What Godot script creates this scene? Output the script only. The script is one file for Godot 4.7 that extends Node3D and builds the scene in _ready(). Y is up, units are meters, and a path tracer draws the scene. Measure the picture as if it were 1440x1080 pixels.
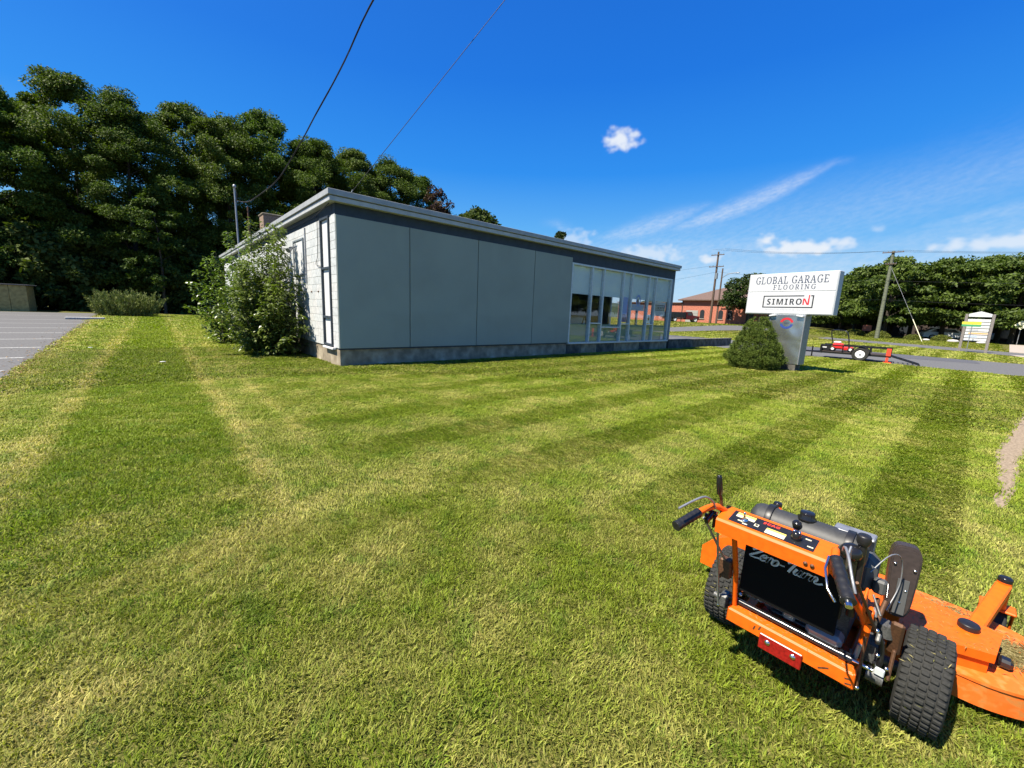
extends Node3D

# ---------------------------------------------------------------- geometry helper
class G:
	var v := PackedVector3Array()
	var n := PackedVector3Array()
	func tri(a: Vector3, b: Vector3, c: Vector3) -> void:
		var nn := (b - a).cross(c - a).normalized()
		v.append(a); v.append(c); v.append(b)
		n.append(nn); n.append(nn); n.append(nn)
	func trin(a: Vector3, b: Vector3, c: Vector3, na: Vector3, nb: Vector3, nc: Vector3) -> void:
		v.append(a); v.append(c); v.append(b)
		n.append(na); n.append(nc); n.append(nb)
	func quad(a: Vector3, b: Vector3, c: Vector3, d: Vector3) -> void:
		tri(a, b, c); tri(a, c, d)
	func box(c: Vector3, s: Vector3, b := Basis()) -> void:
		var x := b.x * s.x * 0.5
		var y := b.y * s.y * 0.5
		var z := b.z * s.z * 0.5
		quad(c - x - y + z, c + x - y + z, c + x + y + z, c - x + y + z)
		quad(c + x - y - z, c - x - y - z, c - x + y - z, c + x + y - z)
		quad(c + x - y + z, c + x - y - z, c + x + y - z, c + x + y + z)
		quad(c - x - y - z, c - x - y + z, c - x + y + z, c - x + y - z)
		quad(c - x + y + z, c + x + y + z, c + x + y - z, c - x + y - z)
		quad(c - x - y - z, c + x - y - z, c + x - y + z, c - x - y + z)
	func span(a: Vector3, b: Vector3) -> void:   # axis-aligned box between two corners
		box((a + b) * 0.5, (b - a).abs())
	func rbox(c: Vector3, s: Vector3, bev: float, b := Basis()) -> void:
		# box with chamfered edges
		var h := s * 0.5
		var P := func(sx: float, sy: float, sz: float, k: int) -> Vector3:
			var q := Vector3(sx * (h.x - (0.0 if k == 0 else bev)), sy * (h.y - (0.0 if k == 1 else bev)), sz * (h.z - (0.0 if k == 2 else bev)))
			return c + b.x * q.x + b.y * q.y + b.z * q.z
		for s1 in [-1.0, 1.0]:
			face(P.call(s1, -1, -1, 0), P.call(s1, 1, -1, 0), P.call(s1, 1, 1, 0), P.call(s1, -1, 1, 0), b.x * s1)
			face(P.call(-1, s1, -1, 1), P.call(1, s1, -1, 1), P.call(1, s1, 1, 1), P.call(-1, s1, 1, 1), b.y * s1)
			face(P.call(-1, -1, s1, 2), P.call(1, -1, s1, 2), P.call(1, 1, s1, 2), P.call(-1, 1, s1, 2), b.z * s1)
			for s2 in [-1.0, 1.0]:
				face(P.call(s1, s2, -1, 0), P.call(s1, s2, 1, 0), P.call(s1, s2, 1, 1), P.call(s1, s2, -1, 1), b.x * s1 + b.y * s2)
				face(P.call(s1, -1, s2, 0), P.call(s1, 1, s2, 0), P.call(s1, 1, s2, 2), P.call(s1, -1, s2, 2), b.x * s1 + b.z * s2)
				face(P.call(-1, s1, s2, 1), P.call(1, s1, s2, 1), P.call(1, s1, s2, 2), P.call(-1, s1, s2, 2), b.y * s1 + b.z * s2)
				for s3 in [-1.0, 1.0]:
					var o: Vector3 = b.x * s1 + b.y * s2 + b.z * s3
					var p0: Vector3 = P.call(s1, s2, s3, 0)
					var p1: Vector3 = P.call(s1, s2, s3, 1)
					var p2: Vector3 = P.call(s1, s2, s3, 2)
					if (p1 - p0).cross(p2 - p0).dot(o) > 0: tri(p0, p1, p2)
					else: tri(p0, p2, p1)
	func face(a: Vector3, b: Vector3, c: Vector3, d: Vector3, o: Vector3) -> void:   # quad turned to face o
		if (b - a).cross(c - a).dot(o) > 0: quad(a, b, c, d)
		else: quad(d, c, b, a)
	func frame_of(d: Vector3) -> Basis:
		var y := d.normalized()
		var x := y.cross(Vector3.UP if absf(y.y) < 0.9 else Vector3.RIGHT).normalized()
		return Basis(x, y, x.cross(y))
	func cyl(p0: Vector3, p1: Vector3, r0: float, r1 := -1.0, seg := 12, caps := true) -> void:
		if r1 < 0: r1 = r0
		var f := frame_of(p1 - p0)
		for i in seg:
			var a := TAU * i / seg
			var b := TAU * (i + 1) / seg
			var da := f.x * cos(a) + f.z * sin(a)
			var db := f.x * cos(b) + f.z * sin(b)
			trin(p0 + da * r0, p1 + db * r1, p0 + db * r0, da, db, db)
			trin(p0 + da * r0, p1 + da * r1, p1 + db * r1, da, da, db)
			if caps:
				tri(p0, p0 + da * r0, p0 + db * r0)
				tri(p1, p1 + db * r1, p1 + da * r1)
	func tube(pts: Array, r: float, seg := 8, r_end := -1.0) -> void:
		if r_end < 0: r_end = r
		var rings := []
		var f := frame_of(pts[1] - pts[0])
		for k in pts.size():
			var d: Vector3 = (pts[mini(k + 1, pts.size() - 1)] - pts[maxi(k - 1, 0)]).normalized()
			var x := (f.x - d * f.x.dot(d)).normalized()
			f = Basis(x, d, x.cross(d))
			var rr := lerpf(r, r_end, float(k) / (pts.size() - 1))
			var ring := []
			for i in seg + 1:
				var a := TAU * i / seg
				var o := f.x * cos(a) + f.z * sin(a)
				ring.append([pts[k] + o * rr, o])
			rings.append(ring)
		for k in pts.size() - 1:
			for i in seg:
				var A: Array = rings[k][i]
				var B: Array = rings[k][i + 1]
				var C: Array = rings[k + 1][i + 1]
				var D: Array = rings[k + 1][i]
				trin(A[0], C[0], B[0], A[1], C[1], B[1])
				trin(A[0], D[0], C[0], A[1], D[1], C[1])
		for i in seg:
			tri(pts[0], rings[0][i][0], rings[0][i + 1][0])
			var L := pts.size() - 1
			tri(pts[L], rings[L][i + 1][0], rings[L][i][0])
	func lathe(prof: Array, o: Vector3, axis: Vector3, seg := 24) -> void:
		# prof: Vector2(radius, height along axis) from low to high
		var f := frame_of(axis)
		var nr := []
		for k in prof.size():
			var t: Vector2 = prof[mini(k + 1, prof.size() - 1)] - prof[maxi(k - 1, 0)]
			nr.append(Vector2(t.y, -t.x).normalized())
		for i in seg:
			var a := TAU * i / seg
			var b := TAU * (i + 1) / seg
			var da := f.x * cos(a) + f.z * sin(a)
			var db := f.x * cos(b) + f.z * sin(b)
			for k in prof.size() - 1:
				var p: Vector2 = prof[k]
				var q: Vector2 = prof[k + 1]
				var n0: Vector2 = nr[k]
				var n1: Vector2 = nr[k + 1]
				var A := o + da * p.x + f.y * p.y
				var B := o + db * p.x + f.y * p.y
				var C := o + db * q.x + f.y * q.y
				var D := o + da * q.x + f.y * q.y
				trin(A, C, B, da * n0.x + f.y * n0.y, db * n1.x + f.y * n1.y, db * n0.x + f.y * n0.y)
				trin(A, D, C, da * n0.x + f.y * n0.y, da * n1.x + f.y * n1.y, db * n1.x + f.y * n1.y)
	func ball(c: Vector3, s: Vector3, seg := 14) -> void:
		var rows := seg / 2
		for j in rows:
			for i in seg:
				var q := []
				for e in [[0, 0], [1, 0], [1, 1], [0, 1]]:
					var th: float = TAU * (i + e[0]) / seg
					var ph: float = PI * (j + e[1]) / rows - PI / 2
					var d := Vector3(cos(ph) * cos(th), sin(ph), cos(ph) * sin(th))
					q.append([c + d * s, (d / s).normalized()])
				trin(q[0][0], q[2][0], q[1][0], q[0][1], q[2][1], q[1][1])
				trin(q[0][0], q[3][0], q[2][0], q[0][1], q[3][1], q[2][1])
	func prism(poly: PackedVector2Array, y0: float, y1: float, at := Transform3D()) -> void:
		# polygon in x,z raised from y0 to y1
		if Geometry2D.is_polygon_clockwise(poly): poly.reverse()
		var t := Geometry2D.triangulate_polygon(poly)
		for i in range(0, t.size(), 3):
			var a := poly[t[i]]
			var b := poly[t[i + 1]]
			var c := poly[t[i + 2]]
			if (b - a).cross(c - a) > 0:
				var w := b
				b = c
				c = w
			tri(at * Vector3(a.x, y1, a.y), at * Vector3(b.x, y1, b.y), at * Vector3(c.x, y1, c.y))
			if y1 > y0:
				tri(at * Vector3(a.x, y0, a.y), at * Vector3(c.x, y0, c.y), at * Vector3(b.x, y0, b.y))
		if y1 > y0:
			for i in poly.size():
				var a := poly[i]
				var b := poly[(i + 1) % poly.size()]
				var o := Vector3(b.y - a.y, 0, a.x - b.x)
				face(at * Vector3(a.x, y0, a.y), at * Vector3(b.x, y0, b.y), at * Vector3(b.x, y1, b.y), at * Vector3(a.x, y1, a.y), at.basis * o)
	func mesh() -> ArrayMesh:
		var m := ArrayMesh.new()
		var a := []
		a.resize(Mesh.ARRAY_MAX)
		a[Mesh.ARRAY_VERTEX] = v
		a[Mesh.ARRAY_NORMAL] = n
		m.add_surface_from_arrays(Mesh.PRIMITIVE_TRIANGLES, a)
		return m

# leaves: one rhombus per leaf, folded along its rib, with a colour of its own
class Leaves:
	var v := PackedVector3Array()
	var n := PackedVector3Array()
	var c := PackedColorArray()
	var ix := PackedInt32Array()
	func leaf(p: Vector3, along: Vector3, nrm: Vector3, l: float, w: float, col: Color) -> void:
		var side := along.cross(nrm).normalized()
		var up := side.cross(along).normalized()
		var k := v.size()
		v.append(p); v.append(p + along * l * 0.5 + side * w * 0.5 + up * w * 0.12); v.append(p + along * l - up * l * 0.12); v.append(p + along * l * 0.5 - side * w * 0.5 + up * w * 0.12)
		for i in 4:
			n.append((up + side * ([0.0, -0.3, 0.0, 0.3][i])).normalized())
			c.append(col)
		ix.append(k); ix.append(k + 2); ix.append(k + 1); ix.append(k); ix.append(k + 3); ix.append(k + 2)
	func mesh() -> ArrayMesh:
		var m := ArrayMesh.new()
		var a := []
		a.resize(Mesh.ARRAY_MAX)
		a[Mesh.ARRAY_VERTEX] = v
		a[Mesh.ARRAY_NORMAL] = n
		a[Mesh.ARRAY_COLOR] = c
		a[Mesh.ARRAY_INDEX] = ix
		m.add_surface_from_arrays(Mesh.PRIMITIVE_TRIANGLES, a)
		return m

# ---------------------------------------------------------------- naming helpers
var taken := {}
func numbered(s: String) -> String:
	if not taken.has(s):
		taken[s] = 0
		return s
	taken[s] += 1
	return "%s_%03d" % [s, taken[s]]
func thing(called: String, label: String, category: String, at := Vector3.ZERO, turn := 0.0, group := "") -> Node3D:
	var o := Node3D.new()
	o.name = numbered(called)
	add_child(o)
	o.position = at
	o.rotation.y = turn
	o.set_meta("label", label)
	o.set_meta("category", category)
	if group: o.set_meta("group", group)
	return o
func part(parent: Node3D, called: String, g, m: Material, label := "") -> MeshInstance3D:
	var o := MeshInstance3D.new()
	o.mesh = g.mesh() if (g is G or g is Leaves) else g
	o.material_override = m
	o.name = called
	parent.add_child(o, true)
	if label: o.set_meta("label", label)
	return o
func struct(called: String, g, m: Material) -> MeshInstance3D:
	var o := part(self, called, g, m)
	o.set_meta("kind", "structure")
	return o
func copy(o: Node3D, called: String, at: Vector3, turn := 0.0, size := Vector3.ONE, label := "") -> Node3D:
	var r: Node3D = o.duplicate()
	r.name = numbered(called)
	add_child(r)
	r.position = at
	r.rotation.y = turn
	r.scale = size
	if label: r.set_meta("label", label)
	return r

# ---------------------------------------------------------------- materials
var mats := {}
func lin(r: float, g: float, b: float) -> Color:
	return Color(r, g, b).linear_to_srgb()
func mk(id: String, c: Color, rough := 0.7, metal := 0.0) -> StandardMaterial3D:
	var m := StandardMaterial3D.new()
	m.resource_name = id
	m.albedo_color = c
	m.roughness = rough
	m.metallic = metal
	mats[id] = m
	return m
func noise(sd: int, freq: float, oct := 4, kind := FastNoiseLite.TYPE_SIMPLEX_SMOOTH) -> FastNoiseLite:
	var f := FastNoiseLite.new()
	f.seed = sd
	f.noise_type = kind
	f.frequency = freq
	f.fractal_octaves = oct
	return f
func ntex(sd: int, freq: float, ramp: Array, size := 512, oct := 5, kind := FastNoiseLite.TYPE_SIMPLEX_SMOOTH) -> NoiseTexture2D:
	var t := NoiseTexture2D.new()
	t.width = size
	t.height = size
	t.seamless = true
	t.noise = noise(sd, freq, oct, kind)
	if ramp:
		var gr := Gradient.new()
		var offs := PackedFloat32Array()
		var cols := PackedColorArray()
		for e in ramp:
			offs.append(e[0])
			cols.append(e[1])
		gr.offsets = offs
		gr.colors = cols
		t.color_ramp = gr
	return t
func nnorm(sd: int, freq: float, strength: float, size := 512, oct := 4) -> NoiseTexture2D:
	var t := ntex(sd, freq, [], size, oct)
	t.as_normal_map = true
	t.bump_strength = strength
	return t
func tri_tex(m: StandardMaterial3D, tex: Texture2D, scale: float, world := true) -> void:
	m.albedo_texture = tex
	m.uv1_triplanar = true
	m.uv1_world_triplanar = world
	m.uv1_scale = Vector3.ONE * scale
func tri_norm(m: StandardMaterial3D, tex: Texture2D, s := 1.0) -> void:
	m.normal_enabled = true
	m.normal_texture = tex
	m.normal_scale = s
func leafy(id: String, back: Color, rough := 0.5, spec := 0.5) -> StandardMaterial3D:
	var m := mk(id, Color.WHITE, rough)
	m.vertex_color_use_as_albedo = true
	m.backlight_enabled = true
	m.backlight = back
	m.metallic_specular = spec
	m.cull_mode = BaseMaterial3D.CULL_DISABLED
	return m
func grey(a: float) -> Color:
	return lin(a, a, a)
func mottled(id: String, c: Color, rough: float, sd: int, freq: float, amount: float, scale: float, metal := 0.0, world := true) -> StandardMaterial3D:
	# colour that varies by amount in an uneven grain
	var m := mk(id, c, rough, metal)
	tri_tex(m, ntex(sd, freq, [[0.0, Color(1 - amount, 1 - amount, 1 - amount)], [0.5, Color(1 - amount * 0.4, 1 - amount * 0.4, 1 - amount * 0.4)], [1.0, Color.WHITE]], 256), scale, world)
	return m
func make_materials() -> void:
	var m: StandardMaterial3D
	m = mk("turf", Color.WHITE, 0.95)
	tri_tex(m, ntex(3, 0.06, [[0.0, lin(0.025, 0.027, 0.008)], [0.35, lin(0.065, 0.072, 0.016)], [0.55, lin(0.11, 0.113, 0.028)], [0.75, lin(0.19, 0.165, 0.055)], [1.0, lin(0.28, 0.23, 0.11)]], 1024, 7), 0.8)
	m.metallic_specular = 0.15
	m = mk("asphalt", Color.WHITE, 0.9)
	tri_tex(m, ntex(5, 0.09, [[0.0, lin(0.055, 0.055, 0.054)], [0.4, lin(0.095, 0.094, 0.092)], [0.7, lin(0.125, 0.123, 0.118)], [1.0, lin(0.2, 0.192, 0.182)]], 1024, 7), 0.16)
	m = mk("fresh_asphalt", Color.WHITE, 0.85)
	tri_tex(m, ntex(6, 0.09, [[0.0, lin(0.05, 0.05, 0.055)], [0.6, lin(0.085, 0.085, 0.09)], [1.0, lin(0.13, 0.13, 0.13)]], 512, 6), 0.35)
	m = mottled("line_paint", lin(0.6, 0.6, 0.57), 0.8, 8, 0.05, 0.45, 1.2)
	m = mk("dirt", Color.WHITE, 0.97)
	tri_tex(m, ntex(9, 0.06, [[0.0, lin(0.12, 0.09, 0.055)], [0.5, lin(0.25, 0.19, 0.125)], [1.0, lin(0.4, 0.32, 0.22)]], 512, 6), 0.8)
	m = mk("concrete", Color.WHITE, 0.9)
	tri_tex(m, ntex(10, 0.007, [[0.0, lin(0.13, 0.105, 0.07)], [0.4, lin(0.22, 0.18, 0.125)], [0.7, lin(0.31, 0.262, 0.185)], [1.0, lin(0.45, 0.39, 0.29)]], 512, 6), 0.5)
	m = mk("stained_concrete", Color.WHITE, 0.92)
	tri_tex(m, ntex(12, 0.007, [[0.0, lin(0.035, 0.033, 0.03)], [0.5, lin(0.085, 0.08, 0.068)], [1.0, lin(0.2, 0.18, 0.15)]], 512, 6), 0.6)
	m = mottled("wall_blue_grey", lin(0.29, 0.322, 0.272), 0.75, 13, 0.006, 0.06, 0.3)
	m = mottled("block_white", lin(0.53, 0.55, 0.54), 0.8, 14, 0.03, 0.14, 0.8)
	m = mottled("block_white_b", lin(0.495, 0.52, 0.515), 0.8, 15, 0.03, 0.16, 0.8)
	m = mottled("block_white_c", lin(0.545, 0.55, 0.535), 0.8, 16, 0.03, 0.14, 0.8)
	m = mk("joint", lin(0.33, 0.35, 0.345), 0.9)
	m = mottled("navy", lin(0.028, 0.042, 0.058), 0.65, 17, 0.02, 0.2, 0.6)
	m = mottled("fascia", lin(0.36, 0.375, 0.375), 0.5, 18, 0.02, 0.12, 0.5)
	m = mottled("fascia_low", lin(0.46, 0.475, 0.47), 0.5, 19, 0.02, 0.12, 0.5)
	m = mk("roofing", lin(0.1, 0.1, 0.1), 0.95)
	m = mottled("aluminium", lin(0.62, 0.66, 0.65), 0.45, 21, 0.03, 0.12, 1.0, 0.1)
	m = mk("post_grey", lin(0.17, 0.2, 0.22), 0.6)
	m = mk("glass", Color(0.1, 0.16, 0.14, 0.03), 0.0)
	m.transparency = BaseMaterial3D.TRANSPARENCY_ALPHA
	m.metallic_specular = 0.55
	m = mk("blind", lin(0.7, 0.8, 0.76), 0.8)
	m = mk("kneewall", lin(0.24, 0.34, 0.22), 0.7)
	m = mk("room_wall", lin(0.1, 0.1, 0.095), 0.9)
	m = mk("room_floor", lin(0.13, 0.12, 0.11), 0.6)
	m = mk("white_paint", lin(0.58, 0.59, 0.585), 0.5)
	m = mottled("sign_white", lin(0.57, 0.58, 0.585), 0.35, 22, 0.02, 0.05, 0.7)
	m = mk("sign_side", lin(0.5, 0.52, 0.53), 0.4, 0.1)
	m = mk("ink_blue", lin(0.03, 0.045, 0.09), 0.5)
	m = mk("ink_dark", lin(0.025, 0.028, 0.035), 0.5)
	m = mk("ink_red", lin(0.5, 0.02, 0.03), 0.5)
	m = mk("ink_pale", lin(0.35, 0.37, 0.42), 0.5)
	m = mk("logo_blue", lin(0.03, 0.06, 0.25), 0.5)
	m = mk("poster_blue", lin(0.35, 0.45, 0.75), 0.6)
	m = mk("steel", lin(0.66, 0.69, 0.69), 0.27, 0.92)
	m.uv1_triplanar = true
	m.uv1_scale = Vector3.ONE * 0.45
	tri_norm(m, nnorm(24, 0.008, 6.0, 256, 2), 0.5)
	m = mottled("galvanised", lin(0.4, 0.41, 0.42), 0.5, 25, 0.05, 0.25, 1.0, 0.6)
	m = mottled("pole_wood", lin(0.19, 0.21, 0.14), 0.9, 26, 0.03, 0.4, 0.6)
	m = mottled("pole_brown", lin(0.15, 0.1, 0.07), 0.9, 27, 0.03, 0.4, 0.6)
	m = mk("wire_black", lin(0.015, 0.015, 0.017), 0.6)
	m = mottled("red_brick", lin(0.58, 0.2, 0.125), 0.9, 28, 0.04, 0.3, 0.4)
	m = mottled("roof_shingle", lin(0.17, 0.11, 0.085), 0.9, 29, 0.05, 0.3, 0.3)
	m = mottled("chimney_brick", lin(0.32, 0.22, 0.15), 0.9, 30, 0.05, 0.35, 1.2)
	m = mk("dark_window", lin(0.03, 0.035, 0.04), 0.1)
	m = mk("door_grey", lin(0.3, 0.3, 0.27), 0.7)
	m = mottled("bark", lin(0.085, 0.068, 0.05), 0.95, 31, 0.05, 0.5, 0.7)
	m = mottled("tan_board", lin(0.4, 0.31, 0.11), 0.85, 32, 0.03, 0.25, 0.4)
	m = mottled("brown_board", lin(0.06, 0.042, 0.033), 0.8, 33, 0.03, 0.3, 0.4)
	leafy("leaf_forest", Color(0.74, 0.8, 0.38), 0.6, 0.25)
	leafy("leaf_forest_b", Color(0.74, 0.8, 0.38), 0.6, 0.25).albedo_color = Color(0.92, 1.0, 0.85)
	leafy("leaf_forest_c", Color(0.74, 0.8, 0.38), 0.55, 0.3).albedo_color = Color(0.97, 1.0, 0.82)
	leafy("leaf_forest_d", Color(0.74, 0.8, 0.38), 0.6, 0.25).albedo_color = Color(0.9, 0.95, 0.8)
	leafy("leaf_street", Color(0.72, 0.8, 0.35), 0.55, 0.35)
	leafy("leaf_shrub", Color(0.74, 0.82, 0.4), 0.34, 0.6)
	leafy("needle", Color(0.45, 0.5, 0.25), 0.6, 0.3)
	leafy("blade", Color(0.8, 0.86, 0.45), 0.6, 0.3)
	# mower
	m = mottled("orange", lin(0.84, 0.135, 0.007), 0.45, 40, 0.03, 0.12, 3.0, 0.0, false)
	m.metallic_specular = 0.35
	m = mk("orange_dusty", Color.WHITE, 0.6)
	tri_tex(m, ntex(41, 0.03, [[0.0, lin(0.4, 0.2, 0.06)], [0.3, lin(0.62, 0.18, 0.03)], [0.5, lin(0.76, 0.135, 0.012)], [1.0, lin(0.83, 0.135, 0.008)]], 256, 5), 2.5, false)
	m = mottled("black_plastic", lin(0.018, 0.018, 0.019), 0.42, 42, 0.05, 0.3, 4.0, 0.0, false)
	m = mk("black_gloss", lin(0.012, 0.012, 0.013), 0.18)
	m = mk("black_matt", lin(0.004, 0.0045, 0.0045), 0.8)
	m.metallic_specular = 0.25
	m = mottled("rubber", lin(0.03, 0.03, 0.026), 0.85, 43, 0.06, 0.4, 6.0, 0.0, false)
	m = mottled("tank_grey", lin(0.045, 0.046, 0.045), 0.55, 44, 0.05, 0.2, 4.0, 0.0, false)
	m = mk("chrome", lin(0.7, 0.7, 0.68), 0.2, 1.0)
	m = mottled("cast_grey", lin(0.19, 0.19, 0.18), 0.55, 45, 0.06, 0.45, 6.0, 0.5, false)
	m = mottled("pad_brown", lin(0.05, 0.036, 0.031), 0.5, 46, 0.04, 0.25, 4.0, 0.0, false)
	m = mk("pad_grey", lin(0.075, 0.077, 0.075), 0.6)
	m = mottled("red_plate", lin(0.36, 0.012, 0.01), 0.35, 47, 0.04, 0.35, 6.0, 0.0, false)
	m = mk("label_yellow", lin(0.78, 0.6, 0.12), 0.5)
	m = mk("label_cream", lin(0.75, 0.72, 0.5), 0.5)
	m = mk("label_red", lin(0.7, 0.05, 0.03), 0.5)
	m = mk("script_silver", lin(0.72, 0.78, 0.75), 0.5, 0.0)
	m = mottled("rust_rod", lin(0.16, 0.075, 0.035), 0.6, 48, 0.05, 0.4, 6.0, 0.3, false)
	m = mk("clippings", Color.WHITE, 0.95)
	tri_tex(m, ntex(49, 0.12, [[0.0, lin(0.1, 0.075, 0.03)], [0.5, lin(0.26, 0.19, 0.08)], [1.0, lin(0.42, 0.33, 0.15)]], 256, 4), 6.0)
	m = mk("rim_white", lin(0.78, 0.78, 0.78), 0.35)
	m = mk("jack_red", lin(0.75, 0.07, 0.03), 0.4)
	m = mk("engine_red", lin(0.6, 0.02, 0.02), 0.35)
	m = mk("car_black", lin(0.012, 0.012, 0.013), 0.25)
	m = mk("car_red", lin(0.07, 0.006, 0.008), 0.25)
	m = mk("car_white", lin(0.75, 0.75, 0.75), 0.3)
	m = mk("boulder", lin(0.5, 0.48, 0.45), 0.9)
	m = mottled("sign_post", lin(0.27, 0.24, 0.22), 0.85, 50, 0.05, 0.3, 1.0)
	m = mottled("pavement", lin(0.44, 0.38, 0.31), 0.9, 51, 0.05, 0.2, 0.6)
	m = mk("banner_green", lin(0.05, 0.28, 0.12), 0.6)
	m = mk("banner_yellow", lin(0.65, 0.58, 0.05), 0.6)
	m = mk("panel_orange", lin(0.7, 0.35, 0.12), 0.6)
	m = mk("hill_green", lin(0.03, 0.05, 0.035), 1.0)
	m = mk("lamp_lens", lin(0.6, 0.62, 0.62), 0.15)

# ---------------------------------------------------------------- sky
func make_sky() -> Sky:
	var W := 3072
	var H := 1536
	var im := Image.create_empty(W, H, false, Image.FORMAT_RGBF)
	var stops := [[-0.2, Color8(120, 165, 215)], [0.0, Color8(204, 224, 240)], [0.07, Color8(158, 207, 241)], [0.17, Color8(100, 178, 241)], [0.3, Color8(50, 142, 235)], [0.45, Color8(34, 118, 221)], [0.65, Color8(28, 101, 203)], [1.0, Color8(22, 80, 176)]]
	var grad := Gradient.new()
	var offs := PackedFloat32Array()
	var cols := PackedColorArray()
	for e in stops:
		offs.append((e[0] + 0.2) / 1.2)
		cols.append(e[1].srgb_to_linear())
	grad.offsets = offs
	grad.colors = cols
	var nz := noise(77, 1.0, 3)
	var nf := noise(78, 1.0, 3)
	var sund := Vector3(-0.65, 1.0, -0.15).normalized()
	# puffs: azimuth, elevation, half width, half height (degrees), density
	var puffs := [[54.2, 20.9, 2.6, 1.5, 1.0], [75.2, 8.3, 5.0, 1.4, 0.95], [71.6, 9.2, 1.5, 1.0, 0.95], [78.6, 8.7, 1.8, 0.8, 0.8], [66.0, 7.4, 1.8, 0.9, 0.85], [90.0, 7.8, 6.5, 1.1, 0.75], [81.5, 9.8, 1.0, 0.5, 0.4],
		[59.0, 8.0, 5.5, 1.7, 0.65], [49.0, 9.8, 3.4, 1.5, 0.5], [120, 8, 4, 1.2, 0.8], [150, 12, 3, 1.4, 0.8], [185, 7, 5, 1.2, 0.7], [-150, 10, 3, 1.3, 0.8], [-120, 7, 4, 1.1, 0.7], [-60, 7, 4, 1.0, 0.6], [10, 6, 4, 0.9, 0.5]]
	# streaks: from azimuth/elevation to azimuth/elevation, width, density
	var streaks := [[61.0, 11.0, 77.0, 16.6, 0.8, 0.55], [52.0, 10.0, 65.0, 13.6, 0.9, 0.45], [46.5, 11.8, 51.5, 8.2, 1.0, 0.42], [50.0, 6.8, 98.0, 15.4, 2.6, 0.2], [84.0, 9.6, 104.0, 14.0, 0.7, 0.3], [78.0, 7.6, 104.0, 12.4, 1.4, 0.25], [36, 5.4, 112, 6.6, 2.6, 0.4], [44, 8.0, 76, 9.2, 2.0, 0.36], [56, 9.4, 70, 12.6, 1.6, 0.2], [70, 11.0, 104, 17.0, 2.4, 0.14],
		[130, 14, 165, 20, 1.0, 0.2], [-170, 12, -130, 17, 1.0, 0.2]]
	for y in H:
		var el := (0.5 - (y + 0.5) / H) * 180.0
		var s := sin(deg_to_rad(el))
		var base := grad.sample((clampf(s, -0.2, 1.0) + 0.2) / 1.2)
		var row_puffs := puffs.filter(func(p): return absf(el - p[1]) < p[3] * 2.0)
		var row_str := streaks.filter(func(p): return el > minf(p[1], p[3]) - p[4] * 2.5 and el < maxf(p[1], p[3]) + p[4] * 2.5)
		var ce := cos(deg_to_rad(el))
		if el < -4.0:
			im.fill_rect(Rect2i(0, y, W, H - y), base)
			break
		for x in W:
			var az := wrapf((x + 0.5) / W * 360.0, -180.0, 180.0)
			var ar := deg_to_rad(az)
			var d := Vector3(sin(ar) * ce, s, -cos(ar) * ce)
			var k := clampf(d.dot(sund), 0.0, 1.0)
			var c := base
			var gl := k * k * 0.32
			c = Color(c.r + gl * 0.11, c.g + gl * 0.24, c.b + gl * 0.42)
			var cover := 0.0
			for p in row_puffs:
				var dx: float = (az - p[0]) / p[2]
				if absf(dx) > 2.0: continue
				var dy: float = (el - p[1]) / p[3]
				if dy < 0: dy *= 1.35
				var q := 1.0 - sqrt(dx * dx + dy * dy)
				var w := nz.get_noise_2d(az * 0.5, el * 0.75)
				var w2 := nf.get_noise_2d(az * 1.3 + 40.0, el * 1.7)
				cover = maxf(cover, smoothstep(-0.05, 0.8, q + w * 0.5 + w2 * 0.1) * p[4])
			for p in row_str:
				var t: float = clampf((az - p[0]) / (p[2] - p[0]), 0.0, 1.0)
				if az < p[0] - 3.0 or az > p[2] + 3.0: continue
				var mid: float = lerpf(p[1], p[3], t) + 0.9 * sin(t * PI) * (-0.6)
				var fade := smoothstep(-3.0, 4.0, az - p[0]) * smoothstep(-3.0, 5.0, p[2] - az)
				var dd: float = absf(el - mid) / (p[4] * (0.45 + 0.8 * sin(t * PI)))
				var w := 0.65 + 0.5 * nf.get_noise_2d(az * 0.5 + el * 0.7, el * 4.0 - az * 1.2)
				cover = maxf(cover, exp(-dd * dd) * fade * p[5] * w)
			if cover > 0.0:
				c = c.lerp(Color(0.8, 0.85, 0.92), clampf(cover, 0.0, 0.95))
			im.set_pixel(x, y, c)
	var pm := PanoramaSkyMaterial.new()
	pm.panorama = ImageTexture.create_from_image(im)
	var sky := Sky.new()
	sky.sky_material = pm
	return sky

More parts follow.
